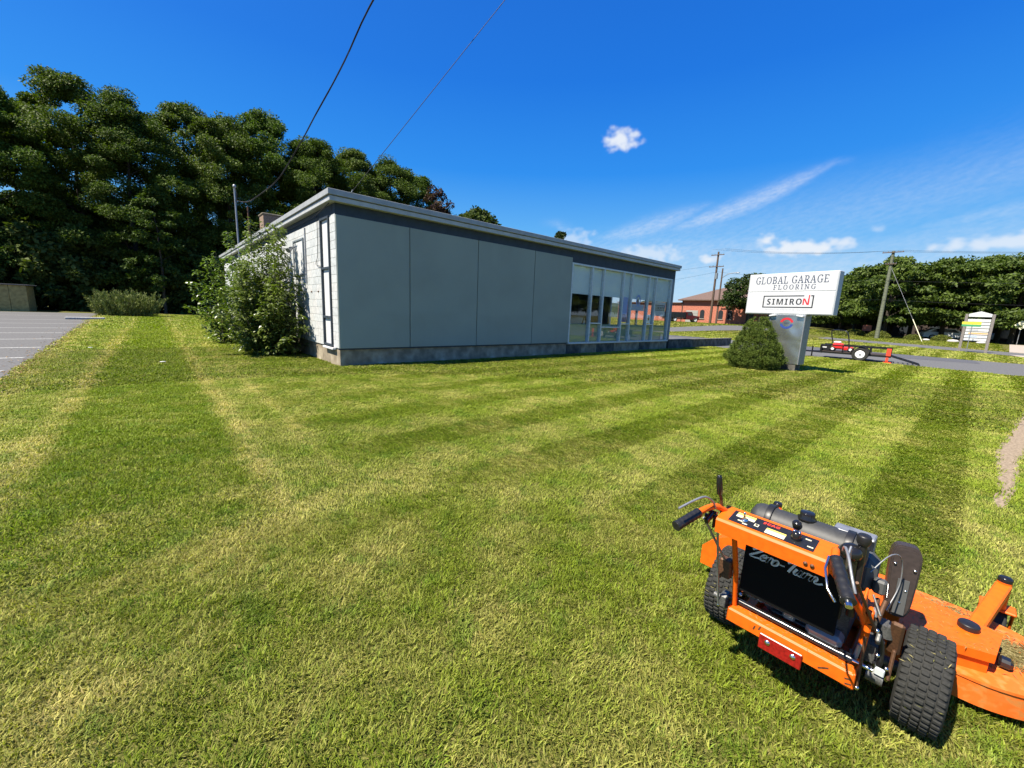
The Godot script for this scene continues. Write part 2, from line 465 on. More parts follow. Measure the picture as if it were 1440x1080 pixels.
# ---------------------------------------------------------------- terrain
func rise(x: float, z: float) -> float:
	return 1.15 * smoothstep(40.0, 66.0, x) * smoothstep(-11.0, -24.0, z)
func lot_edge(z: float) -> float:
	return -1.66 + 0.037 * z
func drive_edge(z: float) -> float:
	return 24.6 - 0.1 * z
var street_line := []
var drive_poly := PackedVector2Array()
func make_ground() -> void:
	var g := G.new()
	var st := 4.0
	for i in range(-30, 75):
		for j in range(-60, 20):
			var x0 := i * st
			var z0 := j * st
			var P := func(x: float, z: float) -> Vector3: return Vector3(x, rise(x, z), z)
			g.quad(P.call(x0, z0 + st), P.call(x0 + st, z0 + st), P.call(x0 + st, z0), P.call(x0, z0))
	# far apron out to the horizon
	for a in [[-1500, -240, -120, 80], [300, -240, 1500, 80], [-1500, 80, 1500, 1500], [-1500, -1500, 1500, -240]]:
		g.quad(Vector3(a[0], 0, a[3]), Vector3(a[2], 0, a[3]), Vector3(a[2], 0, a[1]), Vector3(a[0], 0, a[1]))
	struct("ground", g, mats.turf)
	# parking lot with painted lines
	g = G.new()
	var poly := PackedVector2Array([Vector2(-60, 20), Vector2(-60, -51)])
	var rg := RandomNumberGenerator.new()
	rg.seed = 5
	var z := -51.0
	while z < 20.0:
		poly.append(Vector2(lot_edge(z) + rg.randf_range(-0.07, 0.07), z))
		z += 0.5
	g.prism(poly, 0.008, 0.008)
	var lot := struct("parking_lot", g, mats.asphalt)
	for lz in [-8.6, -10.7, -12.8, -15.3, -18.1, -21.4, -24.7, -28.2, -32.4, -36.9, -43.6]:
		g = G.new()
		g.prism(PackedVector2Array([Vector2(-9.5, lz - 0.075), Vector2(lot_edge(lz) - 0.25, lz - 0.075), Vector2(lot_edge(lz) - 0.3, lz + 0.075), Vector2(-9.5, lz + 0.075)]), 0.013, 0.013)
		part(lot, "painted_line", g, mats.line_paint)
	# driveway in front of the trailer, and the lot behind the building
	g = G.new()
	drive_poly = PackedVector2Array([Vector2(drive_edge(60), 60), Vector2(drive_edge(-12), -12), Vector2(21.2, -12), Vector2(21.2, -46), Vector2(39, -46), Vector2(38.5, -19), Vector2(36.2, -8), Vector2(34.4, 0), Vector2(34.5, 60)])
	g.prism(drive_poly.duplicate(), 0.008, 0.008)
	struct("driveway", g, mats.asphalt)
	g = G.new()
	g.prism(PackedVector2Array([Vector2(29.8, -9.5), Vector2(35.9, -8.3), Vector2(34.1, 0.1), Vector2(31.2, 0.3)]), 0.014, 0.014)
	g.prism(PackedVector2Array([Vector2(36, -16.4), Vector2(45, -17.2), Vector2(44.6, -19.2), Vector2(36, -19.6)]), 0.016, 0.016)
	struct("driveway_patch", g, mats.fresh_asphalt)
	# dirt strip worn in the lawn
	g = G.new()
	g.prism(dirt_poly(), 0.006, 0.006)
	struct("dirt_path", g, mats.dirt)
	# street beyond the verge
	g = G.new()
	var mid: Array = street_line
	mid.clear()
	mid.append_array([Vector2(30, 22), Vector2(40, 11), Vector2(48.5, 2.6), Vector2(57, -5.6), Vector2(62.5, -11.5), Vector2(64, -16), Vector2(60.5, -20.2), Vector2(54.5, -22.8), Vector2(49, -25), Vector2(40, -29.5), Vector2(26, -37)])
	ribbon(g, mid, 2.7, 0.03)
	struct("street", g, mats.asphalt)
	g = G.new()
	g.prism(PackedVector2Array([Vector2(44.3, 2.1), Vector2(47, 1.75), Vector2(47.4, 4), Vector2(44.6, 4.4)]), 0.0, 0.035)
	g.prism(PackedVector2Array([Vector2(53, 1.9), Vector2(88, 3.0), Vector2(88, 5.0), Vector2(53, 4.4)]), 0.0, 0.06)
	struct("pavement", g, mats.pavement)
	# low hill line far beyond
	g = G.new()
	var hp := PackedVector2Array([Vector2(-400, 0)])
	var hn := noise(9, 0.012, 3)
	for i in 60:
		hp.append(Vector2(-400 + i * 10, 17 + 9 * hn.get_noise_1d(i * 10) + i * 0.06))
	hp.append(Vector2(200, 0))
	g.prism(hp, -20.0, 20.0, Transform3D(Basis(Vector3(0, 0, 1), Vector3(1, 0, 0), Vector3(0, 1, 0)), Vector3(420, 0, 0)))
	struct("hills", g, mats.hill_green)
func dirt_poly() -> PackedVector2Array:
	var rg := RandomNumberGenerator.new()
	rg.seed = 21
	var a := []
	for e in [[5.69, 0.33], [6.35, 0.36], [7.39, 0.39], [8.28, 0.42], [9.31, 0.46], [10.37, 0.56], [11.84, 0.68], [14.1, 0.88], [18, 1.1]]:
		a.append(Vector2(e[0] + rg.randf_range(-0.1, 0.1), e[1] + rg.randf_range(-0.03, 0.03)))
	for e in [[18, 1.35], [14.5, 1.2], [12, 0.98], [10.2, 0.82], [8.62, 0.68], [7.86, 0.6], [6.87, 0.53], [6.22, 0.48], [5.68, 0.42]]:
		a.append(Vector2(e[0] + rg.randf_range(-0.1, 0.1), e[1] + rg.randf_range(-0.03, 0.03)))
	return PackedVector2Array(a)
func ribbon(g: G, mid: Array, half: float, up: float) -> void:
	var cv := Curve2D.new()
	for i in mid.size():
		var t: Vector2 = (mid[mini(i + 1, mid.size() - 1)] - mid[maxi(i - 1, 0)]) / 6.0
		cv.add_point(mid[i], -t, t)
	var L := cv.get_baked_length()
	var prev := []
	var s := 0.0
	while s <= L:
		var p := cv.sample_baked(s)
		var d := (cv.sample_baked(minf(s + 0.5, L)) - cv.sample_baked(maxf(s - 0.5, 0))).normalized()
		var o := Vector2(-d.y, d.x) * half
		var row := []
		for k in [-1.0, 0.0, 1.0]:
			var q: Vector2 = p + o * k
			row.append(Vector3(q.x, rise(q.x, q.y) + up, q.y))
		if prev:
			for k in 2:
				g.face(prev[k], prev[k + 1], row[k + 1], row[k], Vector3.UP)
		prev = row
		s += 1.5

# ---------------------------------------------------------------- lawn
func tuft(sd: int, blades: int, rad: float, h0: float, h1: float, w: float) -> ArrayMesh:
	var rg := RandomNumberGenerator.new()
	rg.seed = sd
	var V := PackedVector3Array()
	var N := PackedVector3Array()
	var C := PackedColorArray()
	for i in blades:
		var a := rg.randf() * TAU
		var r := rad * sqrt(rg.randf())
		var p := Vector3(cos(a) * r, -0.004, sin(a) * r)
		var b := rg.randf() * TAU
		var out := Vector3(cos(b), 0, sin(b))
		var h := rg.randf_range(h0, h1)
		var bend := rg.randf_range(0.15, 0.95)
		var side := Vector3(-out.z, 0, out.x) * w * rg.randf_range(0.7, 1.2) * 0.5
		var m := p + Vector3.UP * h * 0.6 + out * h * bend * 0.35
		var t := p + Vector3.UP * h * (1.0 - bend * 0.3) + out * h * bend
		var n1 := side.cross(m - p).normalized()
		var n2 := side.cross(t - m).normalized()
		var k := rg.randf_range(0.4, 1.5)
		var col := Color(k * rg.randf_range(0.9, 1.15), k, k * rg.randf_range(0.8, 1.2))
		if rg.randf() < 0.16: col = Color(2.1, 1.45, 1.9) * rg.randf_range(0.8, 1.2)
		var qs := [p - side, m + side, p + side, p - side, m - side, m + side, m - side, t, m + side]
		for k2 in 9:
			V.append(qs[k2]); C.append(col)
			N.append((n1 + n2).normalized() if k2 in [1, 4, 5, 6, 8] else (n2 if k2 == 7 else n1))
	var me := ArrayMesh.new()
	var arr := []
	arr.resize(Mesh.ARRAY_MAX)
	arr[Mesh.ARRAY_VERTEX] = V
	arr[Mesh.ARRAY_NORMAL] = N
	arr[Mesh.ARRAY_COLOR] = C
	me.add_surface_from_arrays(Mesh.PRIMITIVE_TRIANGLES, arr)
	return me
func lawn_has(x: float, z: float, dirt: PackedVector2Array) -> bool:
	if x > drive_edge(z):
		# the verge and banks beyond the driveway
		if x < 21 or x > 95 or z < -50 or Geometry2D.is_point_in_polygon(Vector2(x, z), drive_poly): return false
		if x > 71.5 and z < -19.8: return false
		for i in street_line.size() - 1:
			if Geometry2D.get_closest_point_to_segment(Vector2(x, z), street_line[i], street_line[i + 1]).distance_to(Vector2(x, z)) < 2.9: return false
		return not (x > 44 and z > 1.7 and z < 5.0)
	if x < lot_edge(z) - 0.1: return false
	if x > 3.5 and z < -10.9: return false
	if z < -51: return false
	if x > 5 and x < 20 and z > 0 and z < 1.6 and Geometry2D.is_point_in_polygon(Vector2(x, z), dirt): return false
	return true
func make_lawn(cam: Camera3D) -> void:
	var rg := RandomNumberGenerator.new()
	rg.seed = 11
	var dirt := dirt_poly()
	var patch := noise(51, 1.1, 3)
	var patch2 := noise(52, 0.16, 3)
	var tuftn := noise(53, 3.0, 2)
	var root := Node3D.new()
	root.name = "lawn_grass"
	add_child(root)
	root.set_meta("kind", "stuff")
	root.set_meta("label", "mown green and straw coloured lawn grass around the grey building")
	root.set_meta("category", "grass")
	var inv := cam.transform.affine_inverse()
	var tx := tan(deg_to_rad(cam.fov * 0.5)) * 4.0 / 3.0 * 1.25
	var ty := tan(deg_to_rad(cam.fov * 0.5)) * 1.25
	# bands of distance: from, to, tufts per square metre, size
	var bands := [[0.6, 3.2, 2200, 0.8], [3.2, 6.0, 1350, 0.94], [6.0, 10.0, 760, 1.25], [10.0, 17.0, 320, 1.75], [17.0, 28.0, 105, 2.5], [28.0, 54.0, 30, 3.8], [54.0, 92.0, 7, 6.5]]
	var sets := [tuft(1, 14, 0.05, 0.014, 0.05, 0.0046), tuft(2, 13, 0.05, 0.014, 0.046, 0.0055), tuft(3, 12, 0.05, 0.014, 0.042, 0.007), tuft(4, 11, 0.055, 0.018, 0.044, 0.009), tuft(5, 10, 0.06, 0.016, 0.036, 0.011), tuft(6, 9, 0.07, 0.012, 0.03, 0.013), tuft(7, 9, 0.08, 0.01, 0.024, 0.015)]
	for bi in bands.size():
		var B: Array = bands[bi]
		var R: float = B[1]
		var count := int(4.0 * R * R * B[2])
		var buf := PackedFloat32Array()
		var made := 0
		for i in count:
			var x := rg.randf_range(-R, R)
			var z := rg.randf_range(-R, R)
			var d2 := x * x + z * z
			if d2 < B[0] * B[0] or d2 >= R * R: continue
			var gy := rise(x, z)
			var q := inv * Vector3(x, gy, z)
			if q.z > -0.3 or absf(q.x) > -q.z * tx + 0.2 or absf(q.y) > -q.z * ty + 0.2: continue
			if not lawn_has(x, z, dirt): continue
			# mowing direction: along the side wall on the left, along the front elsewhere
			var lean := Vector3.ZERO
			var left := 1.0 - smoothstep(0.9, 1.9, x + 0.35 * sin(z * 0.7)) if z < -3.0 else 0.0
			var w := fposmod(z + 10.3 + patch2.get_noise_2d(x * 0.3, z) * 0.05, 1.4) / 1.4
			var fs := 1.0 if w < 0.46 else -1.0
			var ls := 1.0 if x > -1.08 and x < 0.66 else -1.0
			var str := smoothstep(2.0, 5.0, sqrt(d2))
			lean += Vector3(-fs * 1.05 - 0.1, 0, 0) * (1.0 - left) * str
			lean += Vector3(0, 0, ls * 0.35 - 0.2) * left
			var pn := 0.7 * patch.get_noise_2d(x, z) + 0.3 * patch2.get_noise_2d(x * 1.3 + 9, z * 1.3)
			lean += Vector3(rg.randf_range(-0.45, 0.45), 0, rg.randf_range(-0.45, 0.45)) + Vector3(patch.get_noise_2d(x * 2, z * 2 + 30), 0, patch.get_noise_2d(x * 2 + 70, z * 2)) * 0.35
			# how dry this spot is
			var dry := 0.16 + pn * 0.75 + rg.randf_range(-0.22, 0.22)
			# clippings left along the edges of the mown strips
			var l1 := absf(x + 1.08 + 0.03 * sin(z * 0.9)) / 0.15
			var l2 := absf(x - 0.66 - 0.03 * sin(z * 0.8 + 1.0)) / 0.12
			var l3 := absf(x - 1.25 - 0.03 * sin(z * 0.6)) / 0.08
			if z < -2.2: dry += smoothstep(-2.2, -5.0, z) * (exp(-l1 * l1) * 0.65 + exp(-l2 * l2) * 0.75 + exp(-l3 * l3) * 0.4) * (0.35 + rg.randf())
			dry += 0.35 * (1.0 - smoothstep(0.1, 0.7, x - lot_edge(z)))
			if x > -0.9 and x < 0.5 and z < -4.0: dry -= 0.25
			dry += 0.12 * (1.0 - smoothstep(3.0, 7.0, sqrt(d2)))
			if x > drive_edge(z) and x < 62.0: dry += 0.22
			dry = clampf(dry, 0.0, 1.0)
			var c := Color(0.222, 0.288, 0.024).lerp(Color(0.58, 0.5, 0.17), dry)
			if tuftn.get_noise_2d(x, z) > 0.38: c = c.lerp(Color(0.15, 0.25, 0.022), 0.6)
			c = c * rg.randf_range(0.7, 1.3)
			var s: float = B[3] * rg.randf_range(0.75, 1.2)
			var h := s * rg.randf_range(0.75, 1.15) * (1.0 - 0.25 * dry)
			if B[3] > 1.3: h *= 0.8
			var a := rg.randf() * TAU
			var bx := Vector3(cos(a), 0, sin(a)) * s
			var bz := Vector3(-sin(a), 0, cos(a)) * s
			var by := Vector3(lean.x, 1.0, lean.z) * h
			buf.append_array(PackedFloat32Array([bx.x, by.x, bz.x, x, 0.0, by.y, 0.0, gy, bx.z, by.z, bz.z, z, c.r, c.g, c.b, 1.0]))
			made += 1
		var mm := MultiMesh.new()
		mm.transform_format = MultiMesh.TRANSFORM_3D
		mm.use_colors = true
		mm.mesh = sets[bi]
		mm.instance_count = made
		mm.buffer = buf
		var o := MultiMeshInstance3D.new()
		o.multimesh = mm
		o.material_override = mats.blade
		o.name = "grass_blades"
		o.set_meta("kind", "stuff")
		root.add_child(o, true)
		print("grass band ", bi, " ", made)

# ---------------------------------------------------------------- plants
func rdir(rg: RandomNumberGenerator) -> Vector3:
	var z := rg.randf_range(-1, 1)
	var a := rg.randf() * TAU
	var r := sqrt(1 - z * z)
	return Vector3(r * cos(a), z, r * sin(a))
# a crown of clumps of leaves in a lumpy outline; height and radius in metres
func crown(sd: int, h0: float, h1: float, rad: float, clumps: int, per: int, ll: float, lw: float, dark: Color, pale: Color, flat := 0.65, open := 0.35) -> Leaves:
	var rg := RandomNumberGenerator.new()
	rg.seed = sd
	var nz := noise(sd, 0.9, 2)
	var L := Leaves.new()
	for i in clumps:
		var t := pow(rg.randf(), 0.85)
		var y := lerpf(h0, h1, t)
		var prof := sqrt(maxf(0.03, 1.0 - pow(absf(t * 1.95 - 0.85), 2.2) / 1.6))
		if t > 0.78: prof *= sqrt(maxf(0.02, (1.0 - t) / 0.22)) * 0.8 + 0.2
		var a := rg.randf() * TAU
		var lump := 1.0 + 0.6 * nz.get_noise_2d(cos(a) * 1.6 + y * 0.12, sin(a) * 1.6 + y * 0.2)
		var rr := rad * prof * lump * (open + (1.0 - open) * pow(rg.randf(), 0.4))
		var c := Vector3(cos(a) * rr, y, sin(a) * rr)
		var cr := rad * rg.randf_range(0.13, 0.27)
		var outd := Vector3(cos(a), 0.35, sin(a)).normalized()
		for k in per:
			var d := rdir(rg)
			var p := c + d * Vector3(cr, cr * flat, cr) * pow(rg.randf(), 0.4)
			var nn := (outd * 0.5 + Vector3.UP * 0.7 + rdir(rg) * 0.95).normalized()
			var al := (rdir(rg) + d * 0.8 + Vector3.DOWN * 0.3)
			al = (al - nn * al.dot(nn)).normalized()
			var s := rg.randf_range(0.5, 1.45)
			var col := dark.lerp(pale, rg.randf())
			L.leaf(p, al, nn, ll * s, lw * s, col)
	return L
func wood(sd: int, h: float, r: float, rad: float, first := 0.18, limbs := 9) -> G:
	var rg := RandomNumberGenerator.new()
	rg.seed = sd
	var g := G.new()
	var pts := []
	for i in 7:
		var t := i / 6.0
		pts.append(Vector3(rg.randf_range(-1, 1) * 0.25 * t, h * 0.85 * t, rg.randf_range(-1, 1) * 0.25 * t))
	pts[0].y = -0.1
	g.tube(pts, r, 8, r * 0.25)
	for i in limbs:
		var t := lerpf(first, 0.8, (i + rg.randf()) / limbs)
		var k := t * 6.0 / 0.85 * 0.85
		var p: Vector3 = pts[int(k)].lerp(pts[mini(int(k) + 1, 6)], k - int(k))
		var a := rg.randf() * TAU
		var l := rad * (1.0 - t * 0.5) * rg.randf_range(0.6, 0.95)
		var d := Vector3(cos(a), 0, sin(a))
		g.tube([p, p + d * l * 0.45 + Vector3.UP * l * 0.3, p + d * l * 0.9 + Vector3.UP * l * rg.randf_range(0.55, 0.9)], r * 0.42 * (1.0 - t * 0.6), 6, r * 0.08)
	return g
func tree_proto(called: String, label: String, group: String, sd: int, h: float, rad: float, low: float, clumps: int, per: int, ll: float, lw: float, dark: Color, pale: Color, m: Material, tr := 0.28, flat := 0.65, open := 0.35) -> Node3D:
	var t := thing(called, label, "tree", Vector3.ZERO, 0.0, group)
	part(t, "trunk", wood(sd, h, tr, rad, maxf(low, 0.15)), mats.bark)
	part(t, "crown", crown(sd + 100, h * low, h, rad, clumps, per, ll, lw, dark, pale, flat, open), m)
	return t
func make_trees() -> void:
	var rg := RandomNumberGenerator.new()
	rg.seed = 8
	var dk := Color(0.048, 0.072, 0.015)
	var pl := Color(0.15, 0.19, 0.048)
	var protos := []
	var lab := "tall dark broadleaf tree in the dense wood beyond the parking lot"
	# top (height) and place of each tree in the wood
	var spots := [[-17.0, -63, 19.5], [-10.4, -61, 19.6], [-4.8, -63, 22.6], [-0.9, -60, 21.2], [4.0, -63, 22.8], [7.8, -61, 22.2], [12.6, -63, 24.6], [17.4, -61, 22.6], [22.8, -62, 23.0], [28.2, -61, 22.8], [33.6, -63, 22.4], [-8.4, -69, 21], [9.6, -70, 24], [20.0, -69, 24], [29.5, -70, 22.0]]
	for i in 4:
		protos.append(tree_proto("broadleaf_tree", lab, "wood beyond the lot", 30 + i, 23.0, 5.3, 0.08, 185, 560, 0.2, 0.125, dk, pl, [mats.leaf_forest, mats.leaf_forest_b, mats.leaf_forest_c, mats.leaf_forest_d][i], 0.34, 0.6, 0.3))
	for i in spots.size():
		var s: Array = spots[i]
		var k: float = s[2] / 23.0
		if i < 4:
			protos[i].position = Vector3(s[0], 0, s[1])
			protos[i].scale = Vector3.ONE * k
		else:
			var ct := copy(protos[(i * 3) % 4], "broadleaf_tree", Vector3(s[0], 0, s[1]), rg.randf() * TAU, Vector3(k * rg.randf_range(0.9, 1.1), k, k))
			ct.get_node("crown").material_override = [mats.leaf_forest, mats.leaf_forest_b, mats.leaf_forest_c, mats.leaf_forest_d][rg.randi() % 4]
	# smaller trees showing over the roof
	var rt := tree_proto("purple_leaf_tree", "thin tree with reddish brown twiggy crown at the end of the wood", "", 60, 17.6, 2.7, 0.25, 70, 110, 0.34, 0.18, Color(0.035, 0.022, 0.02), Color(0.09, 0.055, 0.045), mats.leaf_forest, 0.2, 0.9, 0.2)
	rt.position = Vector3(32.6, 0, -55.5)
	rt.scale = Vector3(1.05, 1.08, 1.05)
	var gt := tree_proto("maple_tree", "rounded lighter green tree showing over the grey roof", "", 61, 13.5, 4.2, 0.2, 90, 150, 0.36, 0.24, Color(0.03, 0.05, 0.012), Color(0.09, 0.12, 0.03), mats.leaf_forest, 0.25)
	gt.position = Vector3(38.6, 0, -53.5)
	gt.scale = Vector3(1.25, 1.24, 1.25)
	var ft := tree_proto("conifer_tree", "dark treetop just showing above the far end of the roof", "", 62, 15.0, 2.0, 0.3, 50, 110, 0.36, 0.2, Color(0.02, 0.03, 0.012), Color(0.05, 0.07, 0.02), mats.leaf_forest, 0.22)
	ft.position = Vector3(54.0, 0, -50)
	ft.scale = Vector3(1, 1.02, 1)
	var yt := tree_proto("young_locust_tree", "lighter green young tree standing in front of the dark wood", "", 63, 11.8, 2.6, 0.2, 90, 150, 0.24, 0.13, Color(0.035, 0.06, 0.012), Color(0.1, 0.15, 0.03), mats.leaf_forest, 0.14, 0.5, 0.25)
	yt.position = Vector3(0.9, 0, -55.5)
	# dark understorey at the foot of the wood
	var un: Node3D = null
	for x in [-21, -17.4, -14, -11.0, -8.2, -5.4, -2.6, 0.2, 3.0, 5.8, 8.6, 11.4, 15.0]:
		if un == null:
			un = thing("understorey_shrub", "dark leafy understorey bush at the foot of the wood", "bush", Vector3(x, 0, -57.4), 0.0, "understorey bushes")
			part(un, "stem", wood(71, 3.5, 0.07, 2.2, 0.1, 8), mats.bark)
			part(un, "foliage", crown(72, 0.15, 6.2, 2.6, 70, 130, 0.34, 0.2, dk * 0.9, pl * 0.8, 0.8, 0.2), mats.leaf_forest)
		else:
			copy(un, "understorey_shrub", Vector3(x, 0, -66.0), rg.randf() * TAU, Vector3.ONE * 1.7)
			copy(un, "understorey_shrub", Vector3(x, 0, -58.0 + rg.randf_range(-1, 0.8)), rg.randf() * TAU, Vector3.ONE * rg.randf_range(0.95, 1.35))
	# street trees on the right
	var sl := "broad street tree with layered green crown beyond the far street"
	var s1 := tree_proto("street_tree", sl, "street trees", 80, 12.6, 6.0, 0.22, 150, 150, 0.42, 0.24, Color(0.036, 0.064, 0.012), Color(0.13, 0.18, 0.03), mats.leaf_street, 0.34, 0.35, 0.25)
	var s2 := tree_proto("street_tree", sl, "street trees", 81, 12.6, 6.0, 0.2, 150, 150, 0.42, 0.24, Color(0.036, 0.062, 0.012), Color(0.12, 0.17, 0.03), mats.leaf_street, 0.34, 0.35, 0.25)
	s1.position = Vector3(92, 0, -10.5)
	s2.position = Vector3(96, 0, -4.0)
	for e in [[98, -17.5, 0.8, 0], [94, 3.2, 0.98, 1], [100, 9.5, 1.02, 0], [104, -11, 1.02, 1], [106, 0, 1.08, 0], [112, -24, 0.85, 1], [110, 8, 1.1, 1], [108, -17, 1.0, 0], [99, -8, 0.95, 1], [100, 2, 0.98, 0], [101, -14.5, 0.85, 1], [103, 6, 1.0, 0]]:
		copy([s1, s2][e[3]], "street_tree", Vector3(e[0], 0, e[1]), rg.randf() * TAU, Vector3(e[2], e[2], e[2]))
	# the trees down the street that the storefront glass mirrors
	for e in [[52, 27, 0.85, 0], [59, 21.5, 0.95, 1], [66, 26, 1.0, 0], [74, 21, 1.0, 1], [83, 25, 1.05, 0]]:
		copy([s1, s2][e[3]], "street_tree", Vector3(e[0], 0, e[1]), rg.randf() * TAU, Vector3.ONE * e[2], "street tree down the road that the storefront panes mirror").set_meta("group", "trees mirrored in the glass")
	var bt := tree_proto("shade_tree", "dark spreading tree standing in front of the brick building", "", 90, 7.4, 3.9, 0.34, 90, 140, 0.34, 0.2, Color(0.018, 0.034, 0.008), Color(0.055, 0.085, 0.016), mats.leaf_street, 0.3, 0.5, 0.25)
	bt.position = Vector3(68.5, rise(68.5, -23.6), -23.6)
func make_shrubs() -> void:
	var rg := RandomNumberGenerator.new()
	rg.seed = 13
	# tall glossy shrub against the white block wall: upright canes with leaves in ranks
	var sets := [["glossy_shrub", "large glossy dark green shrub leaning on the white block wall", [[2.5, -14.4, 3.2, 44, 1.35], [2.95, -14.2, 4.3, 9, 0.35], [2.8, -16.0, 4.7, 22, 0.75]], Color(0.06, 0.09, 0.018), Color(0.21, 0.26, 0.06)],
		["wild_shrub", "loose light green shrub growing behind the glossy shrub", [[2.1, -18.6, 4.6, 18, 1.15]], Color(0.07, 0.12, 0.016), Color(0.2, 0.28, 0.04)]]
	for S in sets:
		var t := thing(S[0], S[1], "bush", Vector3(S[2][0][0], 0, S[2][0][1]))
		var L := Leaves.new()
		var canes := G.new()
		for s in S[2]:
			for i in s[3]:
				var a := rg.randf() * TAU
				var r := sqrt(rg.randf()) * 0.5
				var b := Vector3(s[0] + cos(a) * r * 0.6, 0, s[1] + sin(a) * r) - t.position
				var lf := pow(rg.randf(), 0.8)
				var lean: Vector3 = Vector3(cos(a), 0, sin(a)) * s[4] * lf
				var h: float = s[2] * rg.randf_range(0.72, 1.0) * (1.0 - 0.72 * lf * lf)
				if b.x + t.position.x + lean.x > 3.3: lean.x = 3.3 - b.x - t.position.x
				var pts := []
				for k in 7:
					var u := k / 6.0
					pts.append(b + Vector3.UP * h * u * (1.0 - 0.08 * u) + lean * pow(u, 1.25) + Vector3(rg.randf_range(-1, 1), 0, rg.randf_range(-1, 1)) * 0.04)
				canes.tube(pts, 0.016, 5, 0.004)
				var nl := int(h * 34) + 16
				for k in nl:
					var u := rg.randf_range(0.04, 1.0)
					var q: Vector3 = pts[int(u * 5.99)].lerp(pts[int(u * 5.99) + 1], u * 5.99 - int(u * 5.99))
					var aa := rg.randf() * TAU
					var twig := rg.randf_range(0.02, 0.45) * (1.15 - u * 0.9)
					var o := Vector3(cos(aa), 0.15, sin(aa))
					q += o * twig
					if q.x + t.position.x > 3.42: q.x = 3.42 - t.position.x
					for w in 3:
						var al := (o + rdir(rg) * 0.9 + Vector3.DOWN * 0.25).normalized()
						var nn := (Vector3.UP + rdir(rg) * 0.55 + o * 0.3).normalized()
						al = (al - nn * al.dot(nn)).normalized()
						var ss := rg.randf_range(0.7, 1.2)
						L.leaf(q + rdir(rg) * 0.05, al, nn, 0.125 * ss, 0.066 * ss, S[3].lerp(S[4], rg.randf()))
		part(t, "canes", canes, mats.bark)
		part(t, "foliage", L, mats.leaf_shrub)
	# low branch of a tree reaching out beside the shrubs
	# dwarf spruce: a dense cone of short needles in lumpy tufts
	var sp := thing("dwarf_spruce", "dense conical dwarf spruce beside the business sign", "bush", Vector3(15.9, 0, -5.1))
	var g := G.new()
	g.cyl(Vector3(0, -0.05, 0), Vector3(0, 1.8, 0), 0.07, 0.01, 8)
	part(sp, "trunk", g, mats.bark)
	var N := Leaves.new()
	var nz := noise(5, 2.6, 2)
	for i in 760:
		var t := rg.randf()
		t = 1.0 - sqrt(1.0 - t * 0.985)
		var y := 0.08 + t * 1.92
		var a := rg.randf() * TAU
		var rr := 0.97 * pow(1.0 - t, 0.84) * (0.72 + 0.28 * smoothstep(0.0, 0.16, t)) + 0.02
		rr *= 1.0 + 0.22 * nz.get_noise_3d(cos(a), y * 1.3, sin(a)) + rg.randf_range(-0.14, 0.05)
		var o := Vector3(cos(a), 0.5, sin(a)).normalized()
		var c := Vector3(cos(a) * rr, y, sin(a) * rr)
		var cr := rg.randf_range(0.06, 0.14)
		for k in 60:
			var d := (rdir(rg) + o * 0.75).normalized()
			var p := c + d * cr * rg.randf_range(0.2, 0.8)
			var nn := (rdir(rg) + Vector3.UP * 0.4).normalized()
			var al := (d + rdir(rg) * 0.35)
			al = (al - nn * al.dot(nn)).normalized()
			N.leaf(p, al, nn, rg.randf_range(0.03, 0.055), 0.016, Color(0.045, 0.07, 0.01).lerp(Color(0.13, 0.18, 0.03), rg.randf()))
	for i in 9000:   # older needles deeper in
		var t := 1.0 - sqrt(1.0 - rg.randf() * 0.98)
		var a := rg.randf() * TAU
		var rr := 0.82 * pow(1.0 - t, 0.8) * sqrt(rg.randf())
		var d := rdir(rg)
		N.leaf(Vector3(cos(a) * rr, 0.04 + t * 1.85, sin(a) * rr), d, rdir(rg), 0.06, 0.02, Color(0.045, 0.07, 0.01).lerp(Color(0.13, 0.18, 0.03), rg.randf()))
	part(sp, "foliage", N, mats.needle)
	# spreading juniper at the end of the mown strip
	var j := thing("juniper", "low spreading grey green juniper at the end of the mown strip", "bush", Vector3(-1.6, 0, -46.0))
	j.scale = Vector3(0.72, 0.95, 0.72)
	var J := Leaves.new()
	var jw := G.new()
	for i in 170:
		var a := rg.randf() * TAU
		var r := sqrt(rg.randf())
		var b := Vector3(cos(a) * r * 2.3, 0, sin(a) * r * 1.2)
		var l := rg.randf_range(1.0, 2.3)
		var d := (Vector3(b.x * 0.28, 1.0, b.z * 0.3) + rdir(rg) * 0.45).normalized()
		d.y = absf(d.y)
		if i % 3 == 0: jw.tube([Vector3(b.x * 0.6, -0.03, b.z * 0.6), b + d * l * 0.5, b + d * l], 0.03, 4, 0.006)
		for k in 75:
			var u := rg.randf_range(0.08, 1.0)
			var q := b + d * l * u
			var al := (d * 1.2 + rdir(rg)).normalized()
			J.leaf(q + rdir(rg) * 0.2 * (1.2 - u), al, rdir(rg), rg.randf_range(0.14, 0.3), 0.07, Color(0.1, 0.13, 0.03).lerp(Color(0.26, 0.29, 0.09), rg.randf()))
	part(j, "branches", jw, mats.bark)
	part(j, "foliage", J, mats.needle)
	# clipped mounds in front of the dark building across the street
	var cm: Node3D = null
